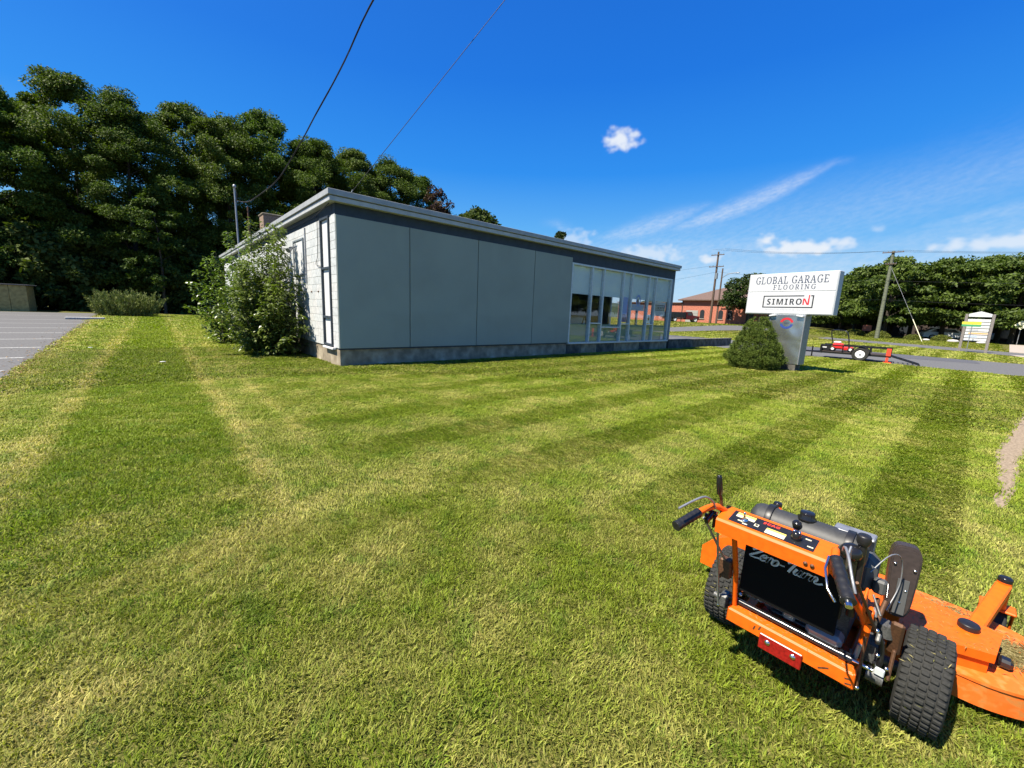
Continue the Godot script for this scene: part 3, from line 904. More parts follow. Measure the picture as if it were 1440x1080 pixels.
	for e in [[80, -16.3, 1.0], [80, -14.2, 1.05], [86, -10.4, 1.25], [88, -3.5, 1.0], [84, -6.3, 0.9], [90, -14.0, 1.3]]:
		if cm == null:
			cm = thing("clipped_mound", "clipped yellow green mound shrub before the dark brown building", "bush", Vector3(e[0], 0, e[1]), 0.0, "clipped mounds across the street")
			var M := Leaves.new()
			for i in 2600:
				var d := rdir(rg)
				d.y = absf(d.y)
				M.leaf(d * Vector3(1.15, 0.85, 1.15) * rg.randf_range(0.8, 1.0), (rdir(rg) + d * 0.5).normalized(), (d + rdir(rg) * 0.5).normalized(), 0.2, 0.12, Color(0.06, 0.08, 0.012).lerp(Color(0.2, 0.22, 0.04), rg.randf()))
			part(cm, "foliage", M, mats.leaf_street)
			var cg := G.new()
			cg.cyl(Vector3(0, -0.05, 0), Vector3(0, 0.5, 0), 0.08, 0.05, 6)
			part(cm, "stem", cg, mats.bark)
		else:
			copy(cm, "clipped_mound", Vector3(e[0], 0, e[1]), rg.randf() * TAU, Vector3.ONE * e[2])

# ---------------------------------------------------------------- lettering
func font(bold := false, serif := false, spacing := 0, embolden := 0.0, italic := false) -> Font:
	var sf := SystemFont.new()
	sf.font_names = PackedStringArray(["Droid Serif" if serif else "Droid Sans"])
	sf.font_weight = 700 if bold else 400
	var fv := FontVariation.new()
	fv.base_font = sf
	fv.spacing_glyph = spacing
	fv.variation_embolden = embolden
	if italic: fv.variation_transform = Transform2D(Vector2(1, 0), Vector2(0.2, 1), Vector2.ZERO)
	return fv
# flat raised letters, w wide and h tall, centred on at; basis z points out of the surface
func lettering(parent: Node3D, s: String, f: Font, w: float, h: float, at: Vector3, b: Basis, m: Material, called := "lettering") -> MeshInstance3D:
	var t := TextMesh.new()
	t.text = s
	t.font = f
	t.font_size = 64
	t.pixel_size = 0.01
	t.depth = 0.02
	var o := MeshInstance3D.new()
	o.mesh = t
	o.material_override = m
	o.name = called
	var bb := t.get_aabb()
	var k := Vector3(w / maxf(bb.size.x, 0.01), h / maxf(bb.size.y, 0.01), 0.15)
	o.transform = Transform3D(Basis(b.x * k.x, b.y * k.y, b.z * k.z), at - b.x * k.x * bb.get_center().x - b.y * k.y * bb.get_center().y)
	parent.add_child(o, true)
	return o

# ---------------------------------------------------------------- the grey building
func make_building() -> void:
	var B := thing("commercial_building", "long flat roofed grey building with storefront windows and white block side", "building", Vector3(3.55, 0, -10.88))
	var g := G.new()
	var H0 := 0.48
	var HT := 3.8
	# foundation
	g.span(Vector3(0.03, -0.3, -0.03), Vector3(8.92, H0 - 0.004, -0.3))
	part(B, "foundation", g, mats.concrete)
	g = G.new()
	g.span(Vector3(0.03, -0.3, -0.302), Vector3(0.3, H0 - 0.004, -21))
	part(B, "foundation", g, mats.concrete)
	var fx := 8.94
	for w in [0.95, 1.05, 1.3, 0.9, 1.2, 1.0, 0.85, 0.83]:
		g = G.new()
		g.rbox(Vector3(fx + w * 0.5, 0.075, -0.16), Vector3(w - 0.012, 0.70, 0.25), 0.008)
		part(B, "foundation_block", g, mats.stained_concrete if int(fx * 7) % 2 == 0 else mats.concrete)
		fx += w
	# front wall: four painted panels with open joints on a recessed backing
	g = G.new()
	g.span(Vector3(0.2, H0, -0.05), Vector3(8.9, 3.86, -0.22))
	part(B, "backing_wall", g, mats.navy)
	var xs := [0.0, 2.01, 4.39, 6.91, 8.96]
	for i in 4:
		g = G.new()
		g.rbox(Vector3((xs[i] + xs[i + 1]) * 0.5, (H0 + HT) * 0.5, -0.015), Vector3(xs[i + 1] - xs[i] - 0.022, HT - H0, 0.066), 0.006)
		var wp := part(B, "wall_panel", g, mats.wall_blue_grey)
		# courses show faintly through the paint
		var gl := G.new()
		for k in 16:
			var y := H0 + 0.1 + k * 0.2032
			gl.span(Vector3(xs[i] + 0.03, y, 0.0175), Vector3(xs[i + 1] - 0.03, y + 0.003, 0.0192))
		if i < 4: part(wp, "course_line", gl, mats.wall_blue_grey)
	# thin dark navy strip along the foot of the panels
	g = G.new()
	g.span(Vector3(-0.01, H0 - 0.035, 0.012), Vector3(8.95, H0 - 0.002, -0.028))
	part(B, "panel_foot_strip", g, mats.navy)
	# frieze and fascia
	g = G.new()
	g.span(Vector3(0.0, HT + 0.003, 0.005), Vector3(8.96, 4.07, -0.2))
	g.span(Vector3(8.963, 3.63, 0.005), Vector3(17.13, 4.07, -0.2))
	part(B, "frieze", g, mats.navy)
	g = G.new()
	g.span(Vector3(-0.004, HT + 0.03, -0.205), Vector3(0.2, 4.07, -21))
	part(B, "frieze", g, mats.navy)
	for e in [[4.072, 4.185, 0.17, mats.fascia_low], [4.2, 4.335, 0.21, mats.fascia]]:
		g = G.new()
		g.rbox(Vector3(8.55, (e[0] + e[1]) * 0.5, e[2] - 0.1), Vector3(17.1 + 2 * e[2], e[1] - e[0], 0.2), 0.006)
		part(B, "fascia", g, e[3])
		g = G.new()
		g.rbox(Vector3(0.1 - e[2], (e[0] + e[1]) * 0.5, (e[2] - 0.2 - 21.2) * 0.5), Vector3(0.2, e[1] - e[0], 21.2 + e[2] - 0.2 - 0.004), 0.006)
		part(B, "fascia", g, e[3])
		g = G.new()
		g.rbox(Vector3(17.0 + e[2], (e[0] + e[1]) * 0.5, (e[2] - 0.2 - 21.2) * 0.5), Vector3(0.2, e[1] - e[0], 21.2 + e[2] - 0.2 - 0.004), 0.006)
		part(B, "fascia", g, e[3])
	g = G.new()
	g.span(Vector3(-0.12, 4.188, 0.12), Vector3(17.22, 4.197, -21.1))
	g.span(Vector3(0.05, 4.075, -0.1), Vector3(17.05, 4.187, -21.05))
	g.span(Vector3(-0.02, 4.2, 0.0), Vector3(17.1, 4.31, -21.1))
	part(B, "roof", g, mats.roofing)
	# side wall: painted blocks one by one as far as they can be told apart
	g = G.new()
	g.span(Vector3(0.016, H0, -0.222), Vector3(0.2, HT + 0.028, -21))
	var side := part(B, "side_wall", g, mats.joint)
	var ch := (HT + 0.026 - H0) / 16.0
	var bm := {}
	var rest := G.new()
	var rg := RandomNumberGenerator.new()
	rg.seed = 3
	for k in 16:
		var y := H0 + (k + 0.5) * ch
		var z := 0.0
		var first := 0.4 if k % 2 == 0 else 0.2
		var cuts := [[0.0, 0.42]]
		z = 1.14 + (0.0 if k % 2 == 0 else 0.2032)
		if k % 2 == 1: cuts.append([1.14, z])
		while z < 20.9:
			cuts.append([z, minf(z + 0.4064, 20.95)])
			z += 0.4064
		for c in cuts:
			var l: float = c[1] - c[0] - 0.007
			var depth := 0.05 if c[0] == 0.0 else 0.04
			if c[0] > 5.9:
				rest.box(Vector3(0.02, y, -(c[0] + c[1]) * 0.5), Vector3(0.034, ch - 0.007, l))
				continue
			var key := int(round(l * 1000))
			if not bm.has(key):
				var bg := G.new()
				bg.rbox(Vector3.ZERO, Vector3(0.04, ch - 0.006, l), 0.003)
				bm[key] = bg.mesh()
			var b := part(side, "block", bm[key], [mats.block_white, mats.block_white_b, mats.block_white_c][rg.randi() % 3])
			b.position = Vector3(0.018 + rg.randf_range(-0.0008, 0.0008), y, -(c[0] + c[1]) * 0.5 - 0.001)
	var rw := part(B, "block_courses", rest, mats.block_white)
	rw.set_meta("kind", "stuff")
	# tall slit window with white infill panels in a dark frame
	g = G.new()
	for z in [-0.45, -1.11]: g.rbox(Vector3(0.0, 2.165, z), Vector3(0.09, 3.33, 0.06), 0.004)
	for y in [0.525, 1.27, 2.55, 3.80]: g.rbox(Vector3(0.0, y, -0.78), Vector3(0.084, 0.06, 0.598), 0.004)
	var sw := part(B, "slit_window", g, mats.navy)
	for e in [[0.556, 1.239], [1.301, 2.519], [2.581, 3.769]]:
		g = G.new()
		g.span(Vector3(0.012, e[0], -0.482), Vector3(0.03, e[1], -1.078))
		part(sw, "infill_panel", g, mats.white_paint)
	g = G.new()
	g.rbox(Vector3(-0.03, H0 - 0.03, -0.7), Vector3(0.1, 0.05, 0.85), 0.006)
	part(B, "sill", g, mats.white_paint)
	# access hatch with a small floodlight, cable stapled to the wall
	g = G.new()
	for e in [[-2.84, 3.0, 0.05, 1.08], [-3.94, 3.0, 0.05, 1.08]]: g.rbox(Vector3(-0.02, e[1], e[0]), Vector3(0.05, e[3], e[2]), 0.004)
	for y in [2.485, 3.515]: g.rbox(Vector3(-0.02, y, -3.39), Vector3(0.045, 0.05, 1.048), 0.004)
	var ht := part(B, "hatch", g, mats.post_grey)
	g = G.new()
	g.span(Vector3(-0.02, 2.512, -2.868), Vector3(-0.004, 3.488, -3.912))
	part(ht, "hatch_panel", g, mats.white_paint)
	g = G.new()
	g.cyl(Vector3(-0.01, 3.35, -3.72), Vector3(-0.14, 3.3, -3.72), 0.02)
	g.cyl(Vector3(-0.12, 3.32, -3.72), Vector3(-0.26, 3.2, -3.62), 0.04, 0.08)
	part(ht, "floodlight", g, mats.galvanised)
	g = G.new()
	g.tube([Vector3(-0.03, 3.98, -1.35), Vector3(-0.03, 3.3, -1.36), Vector3(-0.03, 2.9, -1.42), Vector3(-0.03, 2.7, -1.62), Vector3(-0.03, 2.66, -1.5), Vector3(-0.03, 2.62, -1.2)], 0.008, 6)
	g.tube([Vector3(-0.1, 4.05, -0.1), Vector3(-0.13, 3.97, -0.5), Vector3(-0.06, 3.94, -1.35), Vector3(-0.05, 3.93, -3.0), Vector3(-0.06, 3.96, -8.0)], 0.012, 6)
	part(B, "cable", g, mats.wire_black)
	g = G.new()
	g.tube([Vector3(-0.02, 3.79, -2.62), Vector3(-0.02, 2.2, -2.64)], 0.02, 8)
	part(B, "conduit", g, mats.galvanised)
	g = G.new()
	for z in [-1.55, -2.2]: g.cyl(Vector3(0.01, 1.95, z), Vector3(-0.03, 1.95, z), 0.03, 0.02, 8)
	part(B, "wall_bolt", g, mats.rust_rod)
	# remaining walls
	g = G.new()
	g.span(Vector3(0.2, H0, -20.8), Vector3(17.0, 4.07, -21))
	g.span(Vector3(16.9, H0, -3.86), Vector3(17.08, 4.07, -20.8))
	g.span(Vector3(16.8, -0.3, -0.302), Vector3(17.05, H0 - 0.03, -21))
	part(B, "rear_wall", g, mats.post_grey)
	g = G.new()
	g.span(Vector3(0.2, 0.3, -0.304), Vector3(16.8, 0.46, -20.8))
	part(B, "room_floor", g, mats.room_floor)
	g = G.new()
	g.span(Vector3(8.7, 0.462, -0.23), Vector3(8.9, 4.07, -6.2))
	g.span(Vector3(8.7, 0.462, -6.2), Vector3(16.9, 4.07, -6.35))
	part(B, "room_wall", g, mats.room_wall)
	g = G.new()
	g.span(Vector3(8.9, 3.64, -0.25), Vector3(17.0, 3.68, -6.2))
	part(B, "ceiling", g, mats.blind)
	# storefront
	g = G.new()
	g.rbox(Vector3(12.95, 0.455, -0.02), Vector3(8.0, 0.07, 0.16), 0.006)
	g.rbox(Vector3(12.95, 3.592, -0.05), Vector3(8.0, 0.07, 0.13), 0.006)
	var sf := part(B, "storefront_window", g, mats.aluminium)
	var mx := [8.99, 10.28, 11.08, 12.55, 13.25, 14.7, 15.35, 16.83]
	for x in mx:
		g = G.new()
		g.rbox(Vector3(x, 2.023, -0.06), Vector3(0.075, 3.06, 0.17), 0.005)
		part(sf, "mullion", g, mats.aluminium)
	var tr := [0.0, 1.28, 1.12, 1.28, 0.0, 1.28, 0.0]
	for i in 7:
		var x0: float = mx[i] + 0.04
		var x1: float = mx[i + 1] - 0.04
		var ys := [0.492, 3.555]
		if tr[i] > 0:
			ys = [0.492, tr[i] - 0.03, tr[i] + 0.03, 3.555]
			g = G.new()
			g.rbox(Vector3((x0 + x1) * 0.5, tr[i], -0.045), Vector3(x1 - x0 - 0.002, 0.055, 0.12), 0.004)
			part(sf, "transom", g, mats.aluminium)
		for k in range(0, ys.size(), 2):
			g = G.new()
			g.span(Vector3(x0, ys[k], -0.066), Vector3(x1, ys[k + 1], -0.06))
			part(sf, "pane", g, mats.glass)
		g = G.new()
		g.span(Vector3(x0 + 0.004, 2.45, -0.12), Vector3(x1 - 0.004, 3.55, -0.125))
		part(sf, "roller_blind", g, mats.blind)
		g = G.new()
		g.span(Vector3(x0 + 0.004, 0.492, -0.13), Vector3(x1 - 0.004, 1.24, -0.14))
		part(sf, "low_screen", g, mats.kneewall)
	g = G.new()
	g.rbox(Vector3(16.99, 2.04, -0.1), Vector3(0.22, 3.16, 0.26), 0.006)
	part(B, "corner_post", g, mats.post_grey)
	# glazed end wall
	g = G.new()
	for z in [-2.0, -3.8]: g.rbox(Vector3(17.0, 2.03, z), Vector3(0.14, 3.16, 0.09), 0.005)
	g.rbox(Vector3(17.0, 0.45, -2.04), Vector3(0.16, 0.07, 3.6), 0.005)
	g.rbox(Vector3(17.0, 3.64, -2.04), Vector3(0.16, 0.07, 3.6), 0.005)
	var ew := part(B, "end_window", g, mats.aluminium)
	for e in [[-0.235, -1.95], [-2.05, -3.75]]:
		g = G.new()
		g.span(Vector3(17.0, 0.49, e[0]), Vector3(17.006, 3.6, e[1]))
		part(ew, "pane", g, mats.glass)
	g = G.new()
	g.span(Vector3(0.2, 0.0, 0), Vector3(0.3, 0.0, 0))

	# things in the windows
	var F := Basis()
	var P := func(called: String, label: String, x0: float, y0: float, x1: float, y1: float, m: Material, zz := -0.085) -> Node3D:
		var t := thing(called, label, "poster", B.position + Vector3((x0 + x1) * 0.5, y0, zz))
		var gg := G.new()
		gg.span(Vector3((x0 - x1) * 0.5, 0, -0.004), Vector3((x1 - x0) * 0.5, y1 - y0, 0.0))
		part(t, "sheet", gg, m)
		return t
	var t1: Node3D = P.call("window_placard", "white placard with blue lettering under a round logo in storefront window", 13.45, 1.92, 14.55, 2.22, mats.white_paint)
	lettering(t1, "GLOBAL GARAGE", font(), 0.98, 0.1, Vector3(0, 0.2, 0.001), F, mats.poster_blue)
	lettering(t1, "FLOORING", font(), 0.6, 0.07, Vector3(0, 0.08, 0.001), F, mats.poster_blue)
	g = G.new()
	for i in 20:
		var a0 := TAU * i / 20
		var a1 := TAU * (i + 1) / 20
		g.quad(Vector3(cos(a0) * 0.13, 0.48 + sin(a0) * 0.19, 0.001), Vector3(cos(a0) * 0.2, 0.48 + sin(a0) * 0.27, 0.001), Vector3(cos(a1) * 0.2, 0.48 + sin(a1) * 0.27, 0.001), Vector3(cos(a1) * 0.13, 0.48 + sin(a1) * 0.19, 0.001))
	part(t1, "logo_ring", g, mats.poster_blue)
	t1 = P.call("window_board", "white SIMIRON board in the last storefront pane", 15.5, 1.72, 16.6, 2.42, mats.white_paint)
	lettering(t1, "SIMIRON", font(true, false, 4), 0.8, 0.16, Vector3(0, 0.4, 0.001), F, mats.ink_dark)
	g = G.new()
	for e in [[-0.48, 0.27, 0.48, 0.3], [-0.48, 0.52, 0.48, 0.55], [-0.48, 0.3, -0.45, 0.52], [0.45, 0.3, 0.48, 0.52]]:
		g.span(Vector3(e[0], e[1], 0.0005), Vector3(e[2], e[3], 0.002))
	part(t1, "printed_frame", g, mats.ink_dark)
	t1 = P.call("window_notice", "tall pale notice sheet with dark foot in narrow storefront pane", 12.72, 1.36, 13.12, 2.5, mats.poster_blue)
	g = G.new()
	g.span(Vector3(-0.2, 0.0, 0.0005), Vector3(0.2, 0.36, 0.002))
	part(t1, "dark_foot", g, mats.logo_blue)
	t1 = P.call("window_sheet", "small grey sheet with dark blot low in narrow storefront pane", 14.82, 1.34, 15.26, 1.76, mats.blind)
	g = G.new()
	g.ball(Vector3(0.03, 0.25, 0.001), Vector3(0.09, 0.12, 0.002), 10)
	part(t1, "printed_blot", g, mats.ink_dark)
	P.call("window_sticker", "little white sticker at the foot of the storefront window", 13.33, 0.52, 13.57, 0.78, mats.white_paint).set_meta("group", "window stickers")
	P.call("window_sticker", "little white sticker at the foot of the storefront window", 16.4, 0.52, 16.62, 0.78, mats.white_paint).set_meta("group", "window stickers")
	# inside: an easel with a dark picture and a counter
	var e1 := thing("display_easel", "wooden easel with a dark picture behind the storefront window", "easel", B.position + Vector3(12.3, 0.462, -1.6))
	g = G.new()
	for s in [[-0.35, 0.1], [0.35, 0.1]]: g.cyl(Vector3(s[0], 0, s[1]), Vector3(s[0] * 0.25, 2.0, 0), 0.03, 0.025, 8)
	g.cyl(Vector3(0, 0, -0.7), Vector3(0, 2.0, 0), 0.03, 0.025, 8)
	part(e1, "leg", g, mats.tan_board)
	g = G.new()
	g.rbox(Vector3(0, 1.35, 0.08), Vector3(0.9, 0.9, 0.03), 0.005)
	part(e1, "picture", g, mats.brown_board)
	var e2 := thing("counter", "long white counter standing inside the storefront", "counter", B.position + Vector3(13.5, 0.462, -4.4))
	g = G.new()
	g.rbox(Vector3(0, 0.5, 0), Vector3(3.2, 1.0, 0.6), 0.01)
	part(e2, "cabinet", g, mats.blind)
	g = G.new()
	g.rbox(Vector3(0, 1.03, 0), Vector3(3.3, 0.05, 0.7), 0.01)
	part(e2, "worktop", g, mats.white_paint)

	# service mast and chimney on the roof edge, low wall beyond the corner
	var ms := thing("service_mast", "thin steel service mast with weatherhead beside the block wall", "mast", Vector3(3.38, 0, -24.5))
	g = G.new()
	g.tube([Vector3(0, 0, 0), Vector3(0, 6.9, 0)], 0.038, 10)
	part(ms, "pipe", g, mats.galvanised)
	g = G.new()
	g.ball(Vector3(0, 6.98, 0.03), Vector3(0.075, 0.09, 0.1), 12)
	part(ms, "weatherhead", g, mats.galvanised)
	g = G.new()
	for y in [1.6, 3.3]: g.span(Vector3(-0.02, y, -0.08), Vector3(0.14, y + 0.06, 0.08))
	part(ms, "bracket", g, mats.galvanised)
	g = G.new()
	g.tube([Vector3(0, 6.9, 0.1), Vector3(0.05, 6.6, 0.3), Vector3(0.04, 6.35, 0.1), Vector3(0.06, 6.2, 0.1)], 0.015, 6)
	part(ms, "drip_loop", g, mats.wire_black)
	g = G.new()
	g.tube([Vector3(0.35, 4.3, 0.6), Vector3(0.35, 6.0, 0.6)], 0.035, 8)
	var vp := thing("vent_pipe", "rusty thin vent pipe standing beside the service mast", "pipe", ms.position + Vector3(0.4, 4.31, 0.6))
	g = G.new()
	g.tube([Vector3(0, 0, 0), Vector3(0, 1.75, 0)], 0.035, 8)
	part(vp, "pipe", g, mats.rust_rod)
	g = G.new()
	g.cyl(Vector3(0, 0, 0), Vector3(0, 0.2, 0), 0.09, 0.05, 10)
	part(vp, "flashing", g, mats.galvanised)
	var cn := thing("chimney", "short square tan chimney on the flat roof", "chimney", Vector3(4.25, 4.31, -21.6))
	g = G.new()
	g.rbox(Vector3(0, 0.52, 0), Vector3(0.7, 1.04, 0.8), 0.015)
	part(cn, "stack", g, mats.chimney_brick)
	g = G.new()
	g.rbox(Vector3(0, 1.075, 0), Vector3(0.78, 0.06, 0.88), 0.015)
	part(cn, "cap", g, mats.concrete)
	var rt := thing("low_wall", "low stained concrete wall running on from the building corner", "wall", Vector3(20.72, 0, -11.0))
	var wx := 0.0
	while wx < 8.4:
		g = G.new()
		g.rbox(Vector3(wx + 0.7, 0.06, 0), Vector3(1.39, 0.78, 0.26), 0.01)
		part(rt, "wall_section", g, mats.stained_concrete)
		wx += 1.4
	g = G.new()
	g.rbox(Vector3(4.2, 0.475, 0), Vector3(8.45, 0.05, 0.32), 0.01)
	part(rt, "coping", g, mats.stained_concrete)

# ---------------------------------------------------------------- business sign
func make_sign() -> void:
	var th := -PI / 2 - 0.16
	var S := thing("business_sign", "white pylon sign GLOBAL GARAGE FLOORING and SIMIRON on a polished steel pillar", "sign", Vector3(16.42, 0, -4.49), th)
	var g := G.new()
	g.rbox(Vector3(0, 2.61, -0.16), Vector3(2.76, 1.4, 0.34), 0.02)
	part(S, "cabinet", g, mats.sign_side)
	for side in [0, 1]:
		var b := Basis() if side == 0 else Basis(Vector3.UP, PI)
		var o := Vector3(0, 0, -0.16) + b.z * 0.17
		g = G.new()
		g.rbox(o + Vector3(0, 2.985, 0), Vector3(2.7, 0.58, 0.02), 0.006)
		var f1 := part(S, "upper_face", g, mats.sign_white)
		g = G.new()
		g.rbox(o + Vector3(0, 2.31, 0), Vector3(2.7, 0.735, 0.02), 0.006)
		var f2 := part(S, "lower_face", g, mats.sign_white)
		o += b.z * 0.0105
		lettering(f1, "GLOBAL GARAGE", font(false, true, 3, 0.15), 2.24, 0.25, o + Vector3(0, 3.08, 0), b, mats.ink_blue)
		lettering(f1, "FLOORING", font(false, true, 12, 0.2), 1.3, 0.165, o + b.x * 0.14 + Vector3(0, 2.835, 0), b, mats.ink_blue)
		# boxed word: dark letters, red last letter whose stem breaks the frame
		g = G.new()
		var fr := [[-0.79, 2.52, 0.5, 2.555], [0.7, 2.52, 0.79, 2.555], [-0.79, 2.14, 0.79, 2.175], [-0.79, 2.175, -0.752, 2.52], [0.752, 2.175, 0.79, 2.52]]
		for e in fr:
			g.box(o + b.x * ((e[0] + e[2]) * 0.5) + Vector3(0, (e[1] + e[3]) * 0.5, 0), Vector3(e[2] - e[0], e[3] - e[1], 0.004), b)
		part(f2, "printed_frame", g, mats.ink_dark)
		lettering(f2, "SIMIRO", font(true, false, 6), 1.1, 0.21, o - b.x * 0.1 + Vector3(0, 2.345, 0), b, mats.ink_dark)
		lettering(f2, "N", font(true), 0.19, 0.21, o + b.x * 0.575 + Vector3(0, 2.345, 0), b, mats.ink_red)
		g = G.new()
		g.box(o + b.x * 0.652 + Vector3(0, 2.5, 0), Vector3(0.036, 0.13, 0.004), b)
		part(f2, "letter_stem", g, mats.ink_red)
		lettering(f2, "INNOVATIVE PROTECTIVE COATINGS", font(false, false, 10, 0.3), 1.36, 0.05, o + Vector3(0, 2.075, 0), b, mats.ink_pale)
	g = G.new()
	g.rbox(Vector3(0.1, 1.075, -0.16), Vector3(1.08, 1.66, 0.4), 0.012)
	var pil := part(S, "pillar", g, mats.steel)
	g = G.new()
	for e in [[-0.44], [0.64]]: g.rbox(Vector3(e[0], 1.075, -0.16), Vector3(0.03, 1.664, 0.43), 0.006)
	part(S, "pillar_trim", g, mats.galvanised)
	g = G.new()
	g.rbox(Vector3(0.14, 0.1, -0.16), Vector3(0.86, 0.32, 0.36), 0.01)
	part(S, "footing", g, mats.stained_concrete)
	# small spotlights under the cabinet
	for x in [-0.36, 0.5]:
		g = G.new()
		g.rbox(Vector3(x, 1.87, 0.08), Vector3(0.2, 0.05, 0.12), 0.01, Basis(Vector3(0, 0, 1), 0.15 * signf(-x)))
		part(S, "spotlight", g, mats.white_paint)
	# round red and blue ring logo on the steel
	g = G.new()
	var g2 := G.new()
	for i in 32:
		var a0 := TAU * i / 32
		var a1 := TAU * (i + 1) / 32
		var up := i < 16
		if i in [15, 16, 31, 0]: continue
		var P := func(a: float, r: float) -> Vector3: return Vector3(0.1 + cos(a) * r * 1.12, 1.62 + sin(a) * r, 0.0425)
		(g if up else g2).quad(P.call(a0, 0.12), P.call(a0, 0.19), P.call(a1, 0.19), P.call(a1, 0.12))
	var lr := part(pil, "logo_arc", g, mats.ink_red, "red upper arc of the round logo")
	var lb := part(pil, "logo_arc", g2, mats.logo_blue, "blue lower arc of the round logo")
	lettering(pil, "GGF", font(true), 0.15, 0.055, Vector3(0.1, 1.62, 0.0425), Basis(), mats.ink_blue)

# ---------------------------------------------------------------- wheels
func wheel(parent: Node3D, at: Vector3, axis: Vector3, r: float, w: float, rim_r: float, tyre_m: Material, rim_m: Material, called := "wheel", lugs := 0, cols := 5) -> MeshInstance3D:
	var g := G.new()
	var h := w * 0.5
	g.lathe([Vector2(rim_r, -h * 0.75), Vector2(rim_r + (r - rim_r) * 0.35, -h * 0.98), Vector2(r - (r - rim_r) * 0.35, -h), Vector2(r - (r - rim_r) * 0.12, -h * 0.9), Vector2(r - 0.006 * r / 0.2, -h * 0.72), Vector2(r, -h * 0.4), Vector2(r, h * 0.4), Vector2(r - 0.006 * r / 0.2, h * 0.72), Vector2(r - (r - rim_r) * 0.12, h * 0.9), Vector2(r - (r - rim_r) * 0.35, h), Vector2(rim_r + (r - rim_r) * 0.35, h * 0.98), Vector2(rim_r, h * 0.75)], at, axis, 40)
	var t := part(parent, called, g, tyre_m)
	if lugs > 0:
		var l := G.new()
		var f := g.frame_of(axis)
		for i in lugs:
			for c in cols:
				var a := TAU * (i + (0.5 if c % 2 == 1 else 0.0)) / lugs
				var u := (c - (cols - 1) * 0.5) / (cols * 0.5)
				var rr := r - 0.02 * u * u * u * u
				var d := f.x * cos(a) + f.z * sin(a)
				var tg := f.z * cos(a) - f.x * sin(a)
				l.rbox(at + d * (rr + 0.001) + f.y * u * h * 0.92, Vector3(w / cols * 0.84, 0.014, TAU * r / lugs * 0.62), 0.003, Basis(f.y, d, f.y.cross(d)))
		part(t, "tread", l, tyre_m)
	g = G.new()
	g.lathe([Vector2(0.001, -h * 0.35), Vector2(rim_r * 0.45, -h * 0.35), Vector2(rim_r * 0.8, -h * 0.5), Vector2(rim_r * 1.02, -h * 0.78), Vector2(rim_r * 1.02, h * 0.78), Vector2(rim_r * 0.8, h * 0.5), Vector2(rim_r * 0.45, h * 0.35), Vector2(0.001, h * 0.35)], at, axis, 28)
	part(t, "rim", g, rim_m)
	g = G.new()
	g.cyl(at - axis * h * 0.5, at + axis * h * 0.5, rim_r * 0.25, -1, 12)
	part(t, "hub", g, mats.galvanised)
	return t

